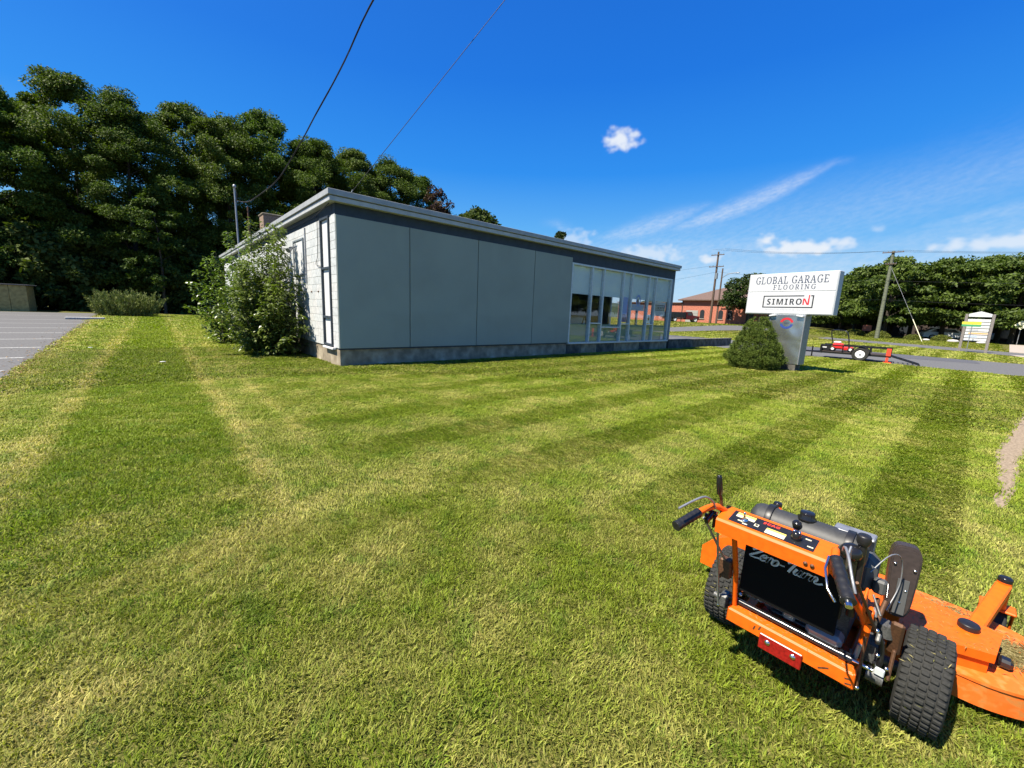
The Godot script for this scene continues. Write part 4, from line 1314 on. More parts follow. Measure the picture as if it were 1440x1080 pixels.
# ---------------------------------------------------------------- the stand-on mower in the foreground
func make_mower() -> void:
	var O := Vector3(2.2, 0, -0.28)
	var M := thing("walk_behind_mower", "orange walk-behind zero turn mower with black tyres standing on the lawn", "mower", O)
	var V := func(x: float, y: float, z: float) -> Vector3: return Vector3(x, y, z) - O
	var g := G.new()
	var Zr := Vector3(0, 0, 1)
	# drive wheels
	wheel(M, V.call(2.24, 0.193, 0.072), Zr, 0.19, 0.146, 0.09, mats.rubber, mats.black_plastic, "wheel", 46, 5)
	wheel(M, V.call(2.24, 0.193, -0.665), Zr, 0.19, 0.146, 0.09, mats.rubber, mats.black_plastic, "wheel", 46, 5)
	g.cyl(V.call(2.24, 0.193, -0.6), V.call(2.24, 0.193, 0.02), 0.022)
	part(M, "axle", g, mats.cast_grey)
	# main frame rails and engine deck
	g = G.new()
	for z in [-0.5, -0.12]: g.rbox(V.call(2.2, 0.27, z), Vector3(0.66, 0.06, 0.045), 0.006)
	g.rbox(V.call(2.2, 0.245, -0.31), Vector3(0.6, 0.012, 0.34), 0.003)
	part(M, "frame", g, mats.orange)
	# rear bumper: folded channel, lip on top
	g = G.new()
	g.rbox(V.call(1.862, 0.286, -0.327), Vector3(0.012, 0.062, 0.45), 0.004)
	g.rbox(V.call(1.884, 0.316, -0.327), Vector3(0.05, 0.008, 0.44), 0.003)
	g.rbox(V.call(1.884, 0.258, -0.327), Vector3(0.04, 0.008, 0.44), 0.003)
	for z in [-0.551, -0.103]: g.rbox(V.call(1.89, 0.287, z), Vector3(0.065, 0.066, 0.008), 0.003)
	part(M, "rear_bumper", g, mats.orange)
	g = G.new()
	g.rbox(V.call(1.849, 0.254, -0.337), Vector3(0.008, 0.07, 0.155), 0.003)
	var rp := part(M, "red_reflector", g, mats.red_plate)
	for z in [-0.382, -0.29]:
		g = G.new()
		g.lathe([Vector2(0.011, 0), Vector2(0.011, 0.003), Vector2(0.006, 0.006), Vector2(0.001, 0.0075)], V.call(1.845, 0.262, z), Vector3(-1, 0, 0), 12)
		part(rp, "bolt", g, mats.chrome)
	# black torsion bar lying above the bumper
	g = G.new()
	g.cyl(V.call(1.915, 0.335, -0.57), V.call(1.915, 0.335, -0.12), 0.013, -1, 14)
	g.cyl(V.call(1.915, 0.335, -0.16), V.call(1.915, 0.335, -0.125), 0.019, -1, 14)
	var tb := part(M, "torsion_bar", g, mats.black_gloss)
	g = G.new()
	g.cyl(V.call(1.915, 0.335, -0.12), V.call(1.915, 0.335, -0.06), 0.007, -1, 10)
	part(tb, "shaft_end", g, mats.chrome)
	g = G.new()
	g.rbox(V.call(1.955, 0.312, -0.28), Vector3(0.02, 0.004, 0.26), 0.001)
	g.rbox(V.call(1.935, 0.322, -0.4), Vector3(0.02, 0.004, 0.1), 0.001)
	part(M, "heat_shield", g, mats.galvanised)
	# console: bent sheet box with a sloping top
	var ez := [-0.588, -0.21]
	var prof := [Vector2(1.672, 0.742), Vector2(1.668, 0.796), Vector2(1.676, 0.804), Vector2(1.784, 0.824), Vector2(1.792, 0.818), Vector2(1.79, 0.76)]
	g = G.new()
	for i in prof.size() - 1:
		var a: Vector2 = prof[i]
		var b: Vector2 = prof[i + 1]
		g.face(V.call(a.x, a.y, ez[0]), V.call(b.x, b.y, ez[0]), V.call(b.x, b.y, ez[1]), V.call(a.x, a.y, ez[1]), Vector3(-(b.y - a.y), b.x - a.x, 0))
		var ia := a.lerp(Vector2(1.735, 0.78), 0.06)
		var ib := b.lerp(Vector2(1.735, 0.78), 0.06)
		g.face(V.call(ia.x, ia.y, ez[0]), V.call(ib.x, ib.y, ez[0]), V.call(ib.x, ib.y, ez[1]), V.call(ia.x, ia.y, ez[1]), Vector3(b.y - a.y, -(b.x - a.x), 0))
	g.quad(V.call(1.672, 0.742, ez[0]), V.call(1.672, 0.742, ez[1]), V.call(1.68, 0.745, ez[1]), V.call(1.68, 0.745, ez[0]))
	for z in ez:
		var pts := PackedVector2Array()
		for p in prof: pts.append(p)
		var tr := Geometry2D.triangulate_polygon(pts)
		for k in range(0, tr.size(), 3):
			var q := []
			for w in 3: q.append(V.call(pts[tr[k + w]].x, pts[tr[k + w]].y, z))
			var nn: Vector3 = (q[1] - q[0]).cross(q[2] - q[0])
			if nn.z * (z + 0.4) > 0: g.tri(q[0], q[1], q[2])
			else: g.tri(q[0], q[2], q[1])
	var con := part(M, "console", g, mats.orange)
	for z in [-0.275, -0.255]:
		g = G.new()
		g.lathe([Vector2(0.007, 0), Vector2(0.007, 0.003), Vector2(0.001, 0.006)], V.call(1.669, 0.765, z), Vector3(-1, 0, 0), 10)
		part(con, "bolt", g, mats.rust_rod)
	# control decal on the sloping top: axes of the top plane
	var tu := Vector3(0, 0, 1)
	var tv := Vector3(0.108, 0.02, 0).normalized()
	var tn := tu.cross(tv).normalized()
	if tn.y < 0: tn = -tn
	var TB := Basis(tu, tv, tu.cross(tv))
	var T := func(z: float, s: float, up := 0.0) -> Vector3: return V.call(1.676, 0.804, z) + tv * s + tn * up
	var plate := func(par: Node3D, called: String, z0: float, s0: float, z1: float, s1: float, up: float, m: Material) -> MeshInstance3D:
		var gg := G.new()
		gg.box(T.call((z0 + z1) * 0.5, (s0 + s1) * 0.5, up), Vector3(absf(z1 - z0), absf(s1 - s0), 0.0012), TB)
		return part(par, called, gg, m)
	var dec: MeshInstance3D = plate.call(con, "control_decal", -0.55, 0.012, -0.262, 0.094, 0.001, mats.black_plastic)
	plate.call(dec, "warning_label", -0.535, 0.07, -0.468, 0.086, 0.0022, mats.label_yellow)
	plate.call(dec, "warning_label", -0.535, 0.055, -0.468, 0.07, 0.0022, mats.label_cream)
	plate.call(dec, "warning_label", -0.42, 0.04, -0.355, 0.052, 0.0022, mats.label_yellow)
	plate.call(dec, "warning_label", -0.42, 0.018, -0.355, 0.04, 0.0022, mats.label_cream)
	plate.call(dec, "key_mark", -0.462, 0.034, -0.447, 0.05, 0.0022, mats.label_cream)
	plate.call(dec, "key_mark", -0.459, 0.037, -0.45, 0.047, 0.0032, mats.black_matt)
	lettering(dec, "SCAG", font(true, false, 2, 0.6, true), 0.056, 0.014, T.call(-0.412, 0.076, 0.0018), TB, mats.label_red)
	for e in [[-0.3, 0.07], [-0.285, 0.03], [-0.52, 0.03], [-0.5, 0.02]]:
		plate.call(dec, "white_mark", e[0], e[1], e[0] + 0.018, e[1] + 0.005, 0.0022, mats.label_cream)
	g = G.new()
	g.lathe([Vector2(0.013, 0), Vector2(0.013, 0.006), Vector2(0.005, 0.008), Vector2(0.004, 0.028), Vector2(0.006, 0.034), Vector2(0.001, 0.038)], T.call(-0.5, 0.044, 0.002), tn, 14)
	part(dec, "toggle_switch", g, mats.chrome)
	g = G.new()
	g.lathe([Vector2(0.017, 0), Vector2(0.018, 0.012), Vector2(0.014, 0.024), Vector2(0.011, 0.03), Vector2(0.001, 0.031)], T.call(-0.325, 0.052, 0.002), tn, 18)
	var kn := part(dec, "throttle_knob", g, mats.black_gloss)
	g = G.new()
	for z in [-0.333, -0.317]: g.ball(T.call(z, 0.056, 0.03), Vector3(0.007, 0.005, 0.006), 8)
	part(kn, "key_ring", g, mats.chrome)
	# handle uprights
	g = G.new()
	g.tube([V.call(1.745, 0.765, -0.556), V.call(1.8, 0.68, -0.55), V.call(1.865, 0.5, -0.545), V.call(1.9, 0.3, -0.54)], 0.011, 10)
	part(M, "handle_upright", g, mats.orange)
	g = G.new()
	g.tube([V.call(1.745, 0.765, -0.235), V.call(1.82, 0.66, -0.17), V.call(1.93, 0.52, -0.118), V.call(1.985, 0.44, -0.105), V.call(1.985, 0.28, -0.11)], 0.013, 10)
	part(M, "handle_upright", g, mats.orange)
	g = G.new()
	g.rbox(V.call(1.9, 0.585, -0.118), Vector3(0.17, 0.05, 0.008), 0.003, Basis(Vector3(0, 0, 1), -0.95))
	g.rbox(V.call(1.96, 0.5, -0.1), Vector3(0.05, 0.09, 0.02), 0.005)
	part(M, "handle_gusset", g, mats.orange)
	g = G.new()
	g.rbox(V.call(1.86, 0.5, -0.585), Vector3(0.04, 0.09, 0.05), 0.006)
	g.rbox(V.call(1.88, 0.46, -0.61), Vector3(0.05, 0.05, 0.012), 0.004, Basis(Vector3(0, 0, 1), 0.5))
	part(M, "lever_bracket", g, mats.rust_rod)
	# grips
	g = G.new()
	var hl := [V.call(1.75, 0.812, -0.585), V.call(1.7, 0.838, -0.607), V.call(1.62, 0.836, -0.626), V.call(1.5, 0.806, -0.655)]
	g.tube(smooth(hl, 10), 0.0125, 10)
	var hb := part(M, "handlebar", g, mats.orange)
	g = G.new()
	grip(g, V.call(1.60, 0.832, -0.63), V.call(1.475, 0.798, -0.662), 0.019)
	part(hb, "grip", g, mats.black_plastic)
	g = G.new()
	var hr := [V.call(1.76, 0.812, -0.212), V.call(1.725, 0.823, -0.207), V.call(1.685, 0.814, -0.198), V.call(1.56, 0.765, -0.14)]
	g.tube(smooth(hr, 10), 0.0125, 10)
	hb = part(M, "handlebar", g, mats.orange)
	g = G.new()
	grip(g, V.call(1.69, 0.816, -0.2005), V.call(1.545, 0.759, -0.133), 0.0205)
	part(hb, "grip", g, mats.black_plastic)
	g = G.new()
	g.cyl(V.call(1.56, 0.765, -0.14), V.call(1.53, 0.752, -0.128), 0.014, 0.01, 10)
	part(hb, "grip_end", g, mats.chrome)
	# brake levers: bent steel straps over the grips
	g = G.new()
	g.tube(smooth([V.call(1.68, 0.838, -0.6), V.call(1.66, 0.87, -0.605), V.call(1.6, 0.905, -0.615), V.call(1.53, 0.902, -0.63), V.call(1.455, 0.885, -0.65)], 10), 0.0045, 6)
	part(M, "brake_lever", g, mats.galvanised)
	g = G.new()
	g.tube(smooth([V.call(1.74, 0.83, -0.19), V.call(1.72, 0.855, -0.185), V.call(1.66, 0.85, -0.165), V.call(1.6, 0.81, -0.14), V.call(1.585, 0.775, -0.125)], 10), 0.0045, 6)
	g.rbox(V.call(1.735, 0.815, -0.172), Vector3(0.05, 0.07, 0.006), 0.002, Basis(Vector3(0, 0, 1), 0.5))
	part(M, "brake_lever", g, mats.galvanised)
	g = G.new()
	g.tube([V.call(1.665, 0.825, -0.215), V.call(1.62, 0.8, -0.213), V.call(1.56, 0.765, -0.19), V.call(1.555, 0.735, -0.165)], 0.004, 6)
	part(M, "drive_lever", g, mats.chrome)
	g = G.new()
	g.rbox(V.call(1.655, 0.80, -0.61), Vector3(0.06, 0.026, 0.016), 0.004, Basis(Vector3(0, 0, 1), 0.3))
	g.rbox(V.call(1.69, 0.778, -0.6), Vector3(0.026, 0.06, 0.01), 0.004)
	g.cyl(V.call(1.66, 0.802, -0.628), V.call(1.66, 0.802, -0.6), 0.009, -1, 10)
	g.cyl(V.call(1.685, 0.815, -0.625), V.call(1.685, 0.815, -0.592), 0.007, -1, 10)
	part(M, "lever_pivot", g, mats.black_gloss)
	# speed lever standing up at the left of the console
	g = G.new()
	g.tube([V.call(1.735, 0.80, -0.592), V.call(1.72, 0.87, -0.597), V.call(1.705, 0.905, -0.602)], 0.0065, 8)
	var sl := part(M, "speed_lever", g, mats.rust_rod)
	g = G.new()
	g.lathe([Vector2(0.001, 0), Vector2(0.0115, 0.002), Vector2(0.0125, 0.05), Vector2(0.011, 0.078), Vector2(0.006, 0.086), Vector2(0.001, 0.088)], V.call(1.708, 0.892, -0.601), Vector3(-0.2, 1, -0.06).normalized(), 14)
	part(sl, "knob", g, mats.black_gloss)
	# control rods
	for e in [[V.call(1.69, 0.765, -0.586), V.call(1.93, 0.255, -0.617)], [V.call(1.655, 0.79, -0.63), V.call(1.93, 0.43, -0.572)]]:
		g = G.new()
		g.cyl(e[0], e[1], 0.005, -1, 8)
		var rd := part(M, "control_rod", g, mats.galvanised)
		g = G.new()
		g.ball(e[1], Vector3(0.009, 0.009, 0.009), 8)
		part(rd, "rod_end", g, mats.chrome)
	for e in [[V.call(1.70, 0.755, -0.135), V.call(2.02, 0.40, -0.065)], [V.call(1.9, 0.46, -0.098), V.call(1.885, 0.255, -0.092)]]:
		g = G.new()
		g.cyl(e[0], e[1], 0.005, -1, 8)
		var rd := part(M, "control_rod", g, mats.rust_rod)
		g = G.new()
		g.ball(e[1], Vector3(0.009, 0.009, 0.009), 8)
		part(rd, "rod_end", g, mats.chrome)
	# black back shield with the silver script
	g = G.new()
	g.rbox(V.call(1.885, 0.56, -0.355), Vector3(0.012, 0.3, 0.345), 0.005)
	var bs := part(M, "back_shield", g, mats.black_matt)
	script_word(bs, V.call(1.8785, 0.592, -0.51))
	# fuel tank strapped across behind the console
	g = G.new()
	g.lathe([Vector2(0.001, 0), Vector2(0.034, 0.002), Vector2(0.058, 0.014), Vector2(0.068, 0.035), Vector2(0.07, 0.09), Vector2(0.066, 0.1), Vector2(0.066, 0.19), Vector2(0.07, 0.2), Vector2(0.07, 0.3), Vector2(0.066, 0.31), Vector2(0.068, 0.37), Vector2(0.058, 0.395), Vector2(0.034, 0.41), Vector2(0.001, 0.412)], V.call(1.995, 0.728, -0.555), Vector3(0, 0, 1), 28)
	var tk := part(M, "fuel_tank", g, mats.tank_grey)
	for z in [-0.49, -0.215]:
		g = G.new()
		g.lathe([Vector2(0.068, 0), Vector2(0.0725, 0.001), Vector2(0.0725, 0.024), Vector2(0.068, 0.025)], V.call(1.99, 0.735, z), Vector3(0, 0, 1), 28)
		part(tk, "strap", g, mats.black_plastic)
	g = G.new()
	g.lathe([Vector2(0.032, 0), Vector2(0.034, 0.01), Vector2(0.027, 0.012), Vector2(0.027, 0.03), Vector2(0.024, 0.034), Vector2(0.001, 0.035)], V.call(1.99, 0.795, -0.35), Vector3.UP, 10)
	part(tk, "fuel_cap", g, mats.black_gloss)
	g = G.new()
	g.lathe([Vector2(0.016, 0), Vector2(0.017, 0.014), Vector2(0.012, 0.022), Vector2(0.001, 0.023)], V.call(1.94, 0.775, -0.37), Vector3(-0.4, 1, 0).normalized(), 14)
	part(tk, "vent_cap", g, mats.black_gloss)
	g = G.new()
	g.rbox(V.call(2.05, 0.785, -0.2), Vector3(0.07, 0.012, 0.13), 0.004)
	g.rbox(V.call(2.085, 0.75, -0.2), Vector3(0.012, 0.07, 0.13), 0.004)
	part(tk, "tank_guard", g, mats.galvanised)
	g = G.new()
	for z in [-0.48, -0.2]: g.rbox(V.call(1.99, 0.56, z), Vector3(0.06, 0.24, 0.03), 0.004)
	part(M, "tank_stand", g, mats.black_plastic)
	# hydraulic reservoir dome and its tall black filler
	g = G.new()
	g.ball(V.call(1.9, 0.765, -0.185), Vector3(0.036, 0.034, 0.036), 16)
	g.cyl(V.call(1.9, 0.765, -0.185), V.call(1.91, 0.6, -0.18), 0.024, -1, 12)
	var dm := part(M, "reservoir", g, mats.black_gloss)
	g = G.new()
	g.cyl(V.call(1.93, 0.5, -0.155), V.call(1.915, 0.81, -0.158), 0.014, -1, 12)
	g.lathe([Vector2(0.018, 0), Vector2(0.022, 0.01), Vector2(0.022, 0.03), Vector2(0.018, 0.037), Vector2(0.001, 0.038)], V.call(1.914, 0.805, -0.158), Vector3.UP, 16)
	part(dm, "filler_neck", g, mats.black_plastic)
	# engine: block, shroud, air cleaner, muffler
	g = G.new()
	g.rbox(V.call(2.16, 0.42, -0.31), Vector3(0.34, 0.26, 0.3), 0.03)
	for k in 6: g.rbox(V.call(1.985, 0.34 + k * 0.02, -0.3), Vector3(0.05, 0.008, 0.22), 0.002)
	var en := part(M, "engine", g, mats.cast_grey)
	g = G.new()
	g.lathe([Vector2(0.125, 0), Vector2(0.125, 0.06), Vector2(0.11, 0.09), Vector2(0.07, 0.1), Vector2(0.001, 0.102)], V.call(2.17, 0.55, -0.34), Vector3.UP, 28)
	part(en, "fan_shroud", g, mats.black_plastic)
	g = G.new()
	g.rbox(V.call(2.15, 0.6, -0.155), Vector3(0.14, 0.15, 0.08), 0.03)
	g.rbox(V.call(2.1, 0.58, -0.1), Vector3(0.04, 0.06, 0.04), 0.008)
	part(en, "air_cleaner", g, mats.pad_grey)
	g = G.new()
	g.cyl(V.call(1.975, 0.385, -0.46), V.call(1.975, 0.385, -0.3), 0.032, -1, 16)
	g.lathe([Vector2(0.02, 0), Vector2(0.024, 0.01), Vector2(0.016, 0.012)], V.call(1.945, 0.4, -0.37), Vector3(-1, 0, 0), 14)
	g.rbox(V.call(1.96, 0.36, -0.22), Vector3(0.08, 0.05, 0.12), 0.015)
	part(en, "muffler", g, mats.galvanised)
	g = G.new()
	g.tube(smooth([V.call(2.02, 0.66, -0.13), V.call(2.1, 0.72, -0.09), V.call(2.2, 0.68, -0.06), V.call(2.22, 0.56, -0.05), V.call(2.16, 0.46, -0.07)], 16), 0.0024, 6)
	part(M, "throttle_cable", g, mats.galvanised)
	g = G.new()
	g.tube(smooth([V.call(1.94, 0.5, -0.1), V.call(1.99, 0.42, -0.06), V.call(2.0, 0.32, -0.05), V.call(2.05, 0.25, -0.07)], 12), 0.009, 8)
	g.tube(smooth([V.call(1.96, 0.54, -0.13), V.call(2.02, 0.44, -0.085), V.call(2.06, 0.36, -0.07), V.call(2.1, 0.25, -0.09)], 12), 0.009, 8)
	part(M, "hose", g, mats.black_plastic)
	# belt idlers and pump between frame and right wheel
	g = G.new()
	g.rbox(V.call(2.06, 0.33, -0.085), Vector3(0.08, 0.1, 0.07), 0.012)
	g.cyl(V.call(2.1, 0.39, -0.06), V.call(2.1, 0.44, -0.06), 0.035, 0.03, 16)
	g.cyl(V.call(1.99, 0.27, -0.08), V.call(1.99, 0.27, -0.03), 0.028, -1, 14)
	part(M, "drive_pump", g, mats.cast_grey)
	g = G.new()
	g.rbox(V.call(2.09, 0.4, -0.025), Vector3(0.02, 0.16, 0.04), 0.008, Basis(Vector3(0, 0, 1), 0.25))
	g.rbox(V.call(2.06, 0.3, -0.02), Vector3(0.03, 0.12, 0.012), 0.004, Basis(Vector3(0, 0, 1), -0.3))
	part(M, "brake_arm", g, mats.rust_rod)
	g = G.new()
	g.rbox(V.call(1.965, 0.31, -0.045), Vector3(0.012, 0.03, 0.03), 0.003)
	part(M, "relay", g, mats.aluminium)
	g = G.new()
	g.rbox(V.call(1.93, 0.3, -0.59), Vector3(0.06, 0.07, 0.04), 0.01)
	g.cyl(V.call(1.93, 0.3, -0.64), V.call(1.93, 0.3, -0.55), 0.014, -1, 12)
	part(M, "drive_pump", g, mats.cast_grey)
	g = G.new()
	for e in [[1.92, 0.42, -0.53], [1.91, 0.4, -0.52], [1.93, 0.36, -0.53], [2.0, 0.42, -0.07], [1.985, 0.36, -0.06], [2.02, 0.3, -0.03], [1.96, 0.47, -0.075]]:
		g.ball(V.call(e[0], e[1], e[2]), Vector3(0.009, 0.009, 0.009), 8)
	part(M, "frame_bolt", g, mats.chrome)
	var rc := RandomNumberGenerator.new()
	rc.seed = 17
	for i in 16:   # springs, links and linkage ends on the drive side
		g = G.new()
		var c: Vector3 = V.call(rc.randf_range(1.93, 2.12), rc.randf_range(0.27, 0.62), rc.randf_range(-0.13, -0.05))
		var d := Vector3(rc.randf_range(-0.6, 0.6), rc.randf_range(-1, 1), rc.randf_range(-0.25, 0.25)).normalized() * rc.randf_range(0.02, 0.06)
		if i % 3 == 0: g.rbox(c, Vector3(rc.randf_range(0.02, 0.05), rc.randf_range(0.02, 0.05), 0.014), 0.004, Basis(Vector3(0, 0, 1), rc.randf() * 3.0))
		else: g.cyl(c - d, c + d, rc.randf_range(0.004, 0.009), -1, 8)
		part(M, "linkage", g, [mats.rust_rod, mats.cast_grey, mats.black_gloss, mats.galvanised][i % 4])
	for i in 12:   # engine fittings seen under the shield
		g = G.new()
		var c: Vector3 = V.call(rc.randf_range(1.93, 1.99), rc.randf_range(0.33, 0.42), rc.randf_range(-0.5, -0.16))
		if i % 2 == 0: g.rbox(c, Vector3(0.03, rc.randf_range(0.02, 0.05), rc.randf_range(0.02, 0.06)), 0.006)
		else: g.cyl(c, c + Vector3(0, 0, rc.randf_range(0.03, 0.08)), rc.randf_range(0.006, 0.015), -1, 10)
		part(en, "fitting", g, [mats.cast_grey, mats.rust_rod, mats.galvanised, mats.black_plastic][i % 4])
	for e in [[-0.44, 0.29], [-0.42, 0.3], [-0.2, 0.275], [-0.185, 0.285], [-0.118, 0.29], [-0.115, 0.27]]:   # paint chipped off the bumper
		g = G.new()
		g.box(V.call(1.8555, e[1], e[0]), Vector3(0.001, 0.006, 0.02), Basis(Vector3(1, 0, 0), e[0] * 3.0))
		part(M, "paint_chip", g, mats.rust_rod)
	# upright pad behind the right wheel
	var pb := Basis(Vector3(0, 1, 0), 0.2) * Basis(Vector3(0, 0, 1), -0.1)
	g = G.new()
	var outl := PackedVector2Array()
	for i in 32:
		var a := TAU * i / 32
		var cx := signf(cos(a)) * pow(absf(cos(a)), 0.5)
		var sy := signf(sin(a)) * pow(absf(sin(a)), 0.45)
		outl.append(Vector2(cx * 0.052 * (0.88 + 0.12 * sy), sy * 0.155))
	var PT := Transform3D(pb * Basis(Vector3(0, 0, 1), Vector3(-1, 0, 0), Vector3(0, 1, 0)), V.call(2.29, 0.548, -0.048))
	for e in [[-0.05, -0.046, 0.9], [-0.046, 0.006, 1.0], [0.006, 0.014, 0.965], [0.014, 0.02, 0.91]]:
		var inner := PackedVector2Array()
		for p in outl: inner.append(p * Vector2(e[2] - (1.0 - e[2]) * 0.8, e[2]))
		g.prism(inner, e[0], e[1], PT)
	var pad := part(M, "knee_pad", g, mats.pad_brown)
	g = G.new()
	g.box(PT * Vector3(0.002, 0.0225, -0.06), Vector3(0.036, 0.006, 0.15), PT.basis)
	part(pad, "pad_strap", g, mats.pad_grey)
	g = G.new()
	for e in [[-0.034, 0.075], [0.028, 0.065], [0.012, -0.03], [0.0, -0.085]]:
		g.ball(PT * Vector3(e[0], 0.024, e[1]), Vector3(0.006, 0.006, 0.006), 8)
	part(pad, "bolt", g, mats.chrome)
	g = G.new()
	g.rbox(V.call(2.34, 0.34, -0.06), Vector3(0.03, 0.2, 0.06), 0.005)
	part(M, "pad_bracket", g, mats.orange)
	# belt cover over the deck
	g = G.new()
	var cov := PackedVector2Array([Vector2(2.40, -0.03), Vector2(2.46, -0.075), Vector2(2.62, -0.085), Vector2(2.78, -0.07), Vector2(2.80, 0.0), Vector2(2.735, 0.285), Vector2(2.525, 0.262)])
	var cp := PackedVector2Array()
	for p in cov: cp.append(p - Vector2(O.x, O.z))
	g.prism(cp, 0.235, 0.275)
	var cs := PackedVector2Array()
	for p in cov: cs.append((p - Vector2(2.61, 0.08)) * 0.93 + Vector2(2.615, 0.08) - Vector2(O.x, O.z))
	g.prism(cs, 0.165, 0.234)
	var bc := part(M, "belt_cover", g, mats.orange)
	g = G.new()
	g.lathe([Vector2(0.034, 0), Vector2(0.036, 0.004), Vector2(0.036, 0.022), Vector2(0.032, 0.028), Vector2(0.001, 0.029)], V.call(2.66, 0.275, 0.18), Vector3.UP, 24)
	part(bc, "cover_knob", g, mats.black_plastic)
	g = G.new()
	g.rbox(V.call(2.64, 0.2, 0.3), Vector3(0.05, 0.04, 0.045), 0.01)
	part(bc, "latch", g, mats.black_gloss)
	g = G.new()
	g.rbox(V.call(2.5, 0.3, -0.3), Vector3(0.5, 0.08, 0.42), 0.02)
	part(M, "engine_plate", g, mats.orange)
	# cutting deck: shell with a rolled lip
	var dk := [Vector2(2.455, 0.02), Vector2(2.455, 0.2), Vector2(2.48, 0.3), Vector2(2.54, 0.4), Vector2(2.63, 0.47), Vector2(2.74, 0.5), Vector2(2.86, 0.48), Vector2(2.96, 0.42), Vector2(3.03, 0.3), Vector2(3.06, 0.1), Vector2(3.06, -0.6), Vector2(3.02, -0.74), Vector2(2.92, -0.82), Vector2(2.62, -0.82), Vector2(2.52, -0.75), Vector2(2.47, -0.6)]
	var dsm := PackedVector2Array()
	var dlip := PackedVector2Array()
	var dc := Curve2D.new()
	for i in dk.size() + 1:
		var t: Vector2 = (dk[(i + 1) % dk.size()] - dk[(i + dk.size() - 1) % dk.size()]) / 6.0
		dc.add_point(dk[i % dk.size()], -t, t)
	dc.bake_interval = 0.01
	for i in 90:
		var p := dc.sample_baked(dc.get_baked_length() * i / 90.0)
		dsm.append(p - Vector2(O.x, O.z))
		dlip.append((p - Vector2(2.75, -0.15)) * 1.015 + Vector2(2.75, -0.15) - Vector2(O.x, O.z))
	g = G.new()
	g.prism(dsm, 0.055, 0.158)
	g.prism(dlip, 0.16, 0.172)
	var dec2 := part(M, "cutting_deck", g, mats.orange_dusty)
	# dried clippings lying on the deck
	var rg := RandomNumberGenerator.new()
	rg.seed = 31
	var cl := Leaves.new()
	for i in 2600:
		var c := Vector2(2.79, 0.33) if i % 3 > 0 else Vector2(2.9, 0.12)
		var p := c + Vector2(rg.randfn(0, 0.06), rg.randfn(0, 0.07))
		if not Geometry2D.is_point_in_polygon(p - Vector2(O.x, O.z), dsm): continue
		var a := rg.randf() * TAU
		cl.leaf(V.call(p.x, 0.174 + rg.randf() * 0.006, p.y), Vector3(cos(a), rg.randf_range(-0.1, 0.25), sin(a)).normalized(), Vector3(rg.randf_range(-0.4, 0.4), 1, rg.randf_range(-0.4, 0.4)).normalized(), 0.03, 0.004, Color(0.2, 0.15, 0.06).lerp(Color(0.42, 0.36, 0.17), rg.randf()))
	var cc := part(dec2, "dry_clippings", cl, mats.blade)
	cc.set_meta("kind", "stuff")
	# fresh clippings stuck to the cover, the tyres and the bumper
	var st := Leaves.new()
	for i in 420:
		var p := Vector3.ZERO
		var n2 := Vector3.UP
		if i < 170:
			var q := Vector2(rg.randf_range(2.42, 2.78), rg.randf_range(-0.06, 0.26))
			if not Geometry2D.is_point_in_polygon(q - Vector2(O.x, O.z), cp): continue
			p = V.call(q.x, 0.277, q.y)
		elif i < 340:
			var wz: float = 0.072 if i % 2 == 0 else -0.665
			var a2 := rg.randf() * TAU
			n2 = Vector3(cos(a2), sin(a2), 0)
			p = V.call(2.24, 0.193, wz + rg.randf_range(-0.06, 0.06)) + n2 * 0.194
			if p.y < 0.03: continue
		else:
			p = V.call(rg.randf_range(1.868, 1.905), 0.3215, rg.randf_range(-0.54, -0.11))
		var a3 := rg.randf() * TAU
		var al := (Vector3(cos(a3), rg.randf_range(-0.2, 0.2), sin(a3)) - n2 * 0.0).normalized()
		al = (al - n2 * al.dot(n2)).normalized()
		st.leaf(p, al, n2, rg.randf_range(0.008, 0.026), 0.003, Color(0.14, 0.16, 0.03).lerp(Color(0.42, 0.36, 0.16), rg.randf()))
	var sc := part(M, "stuck_clippings", st, mats.blade)
	sc.set_meta("kind", "stuff")
	# discharge chute on the far side
	g = G.new()
	var chp := PackedVector2Array([Vector2(-0.93, 0.09), Vector2(-0.93, 0.21), Vector2(-0.86, 0.285), Vector2(-0.74, 0.36), Vector2(-0.66, 0.37), Vector2(-0.66, 0.09)])
	g.prism(chp, 2.475, 2.487, Transform3D(Basis(Vector3(0, 0, 1), Vector3(1, 0, 0), Vector3(0, 1, 0)), -O))
	for e in [[0, 1], [1, 2], [2, 3], [3, 4]]:
		var p0: Vector2 = chp[e[0]]
		var p1: Vector2 = chp[e[1]]
		g.face(V.call(2.48, p0.y, p0.x), V.call(2.48, p1.y, p1.x), V.call(2.85, p1.y * 0.8, p1.x), V.call(2.85, p0.y * 0.8, p0.x), Vector3(0, 1, -1))
	part(M, "discharge_chute", g, mats.orange)
	# caster arms, forks and wheels
	for s in [[0.285, 0.2], [-0.72, -0.62]]:
		var hz: float = s[0]
		g = G.new()
		var A: Vector3 = V.call(2.72, 0.245, s[1])
		var B: Vector3 = V.call(3.12, 0.335, hz)
		var d := (B - A).normalized()
		var sd := d.cross(Vector3.UP).normalized()
		g.rbox((A + B) * 0.5, Vector3(A.distance_to(B), 0.05, 0.055), 0.006, Basis(d, sd.cross(d), sd))
		g.cyl(B + Vector3(0, -0.11, 0), B + Vector3(0, 0.03, 0), 0.026, -1, 16)
		var arm := part(M, "caster_arm", g, mats.orange)
		g = G.new()
		g.lathe([Vector2(0.026, 0), Vector2(0.027, 0.018), Vector2(0.02, 0.026), Vector2(0.001, 0.027)], B + Vector3(0, 0.03, 0), Vector3.UP, 16)
		part(arm, "cap", g, mats.black_gloss)
		g = G.new()
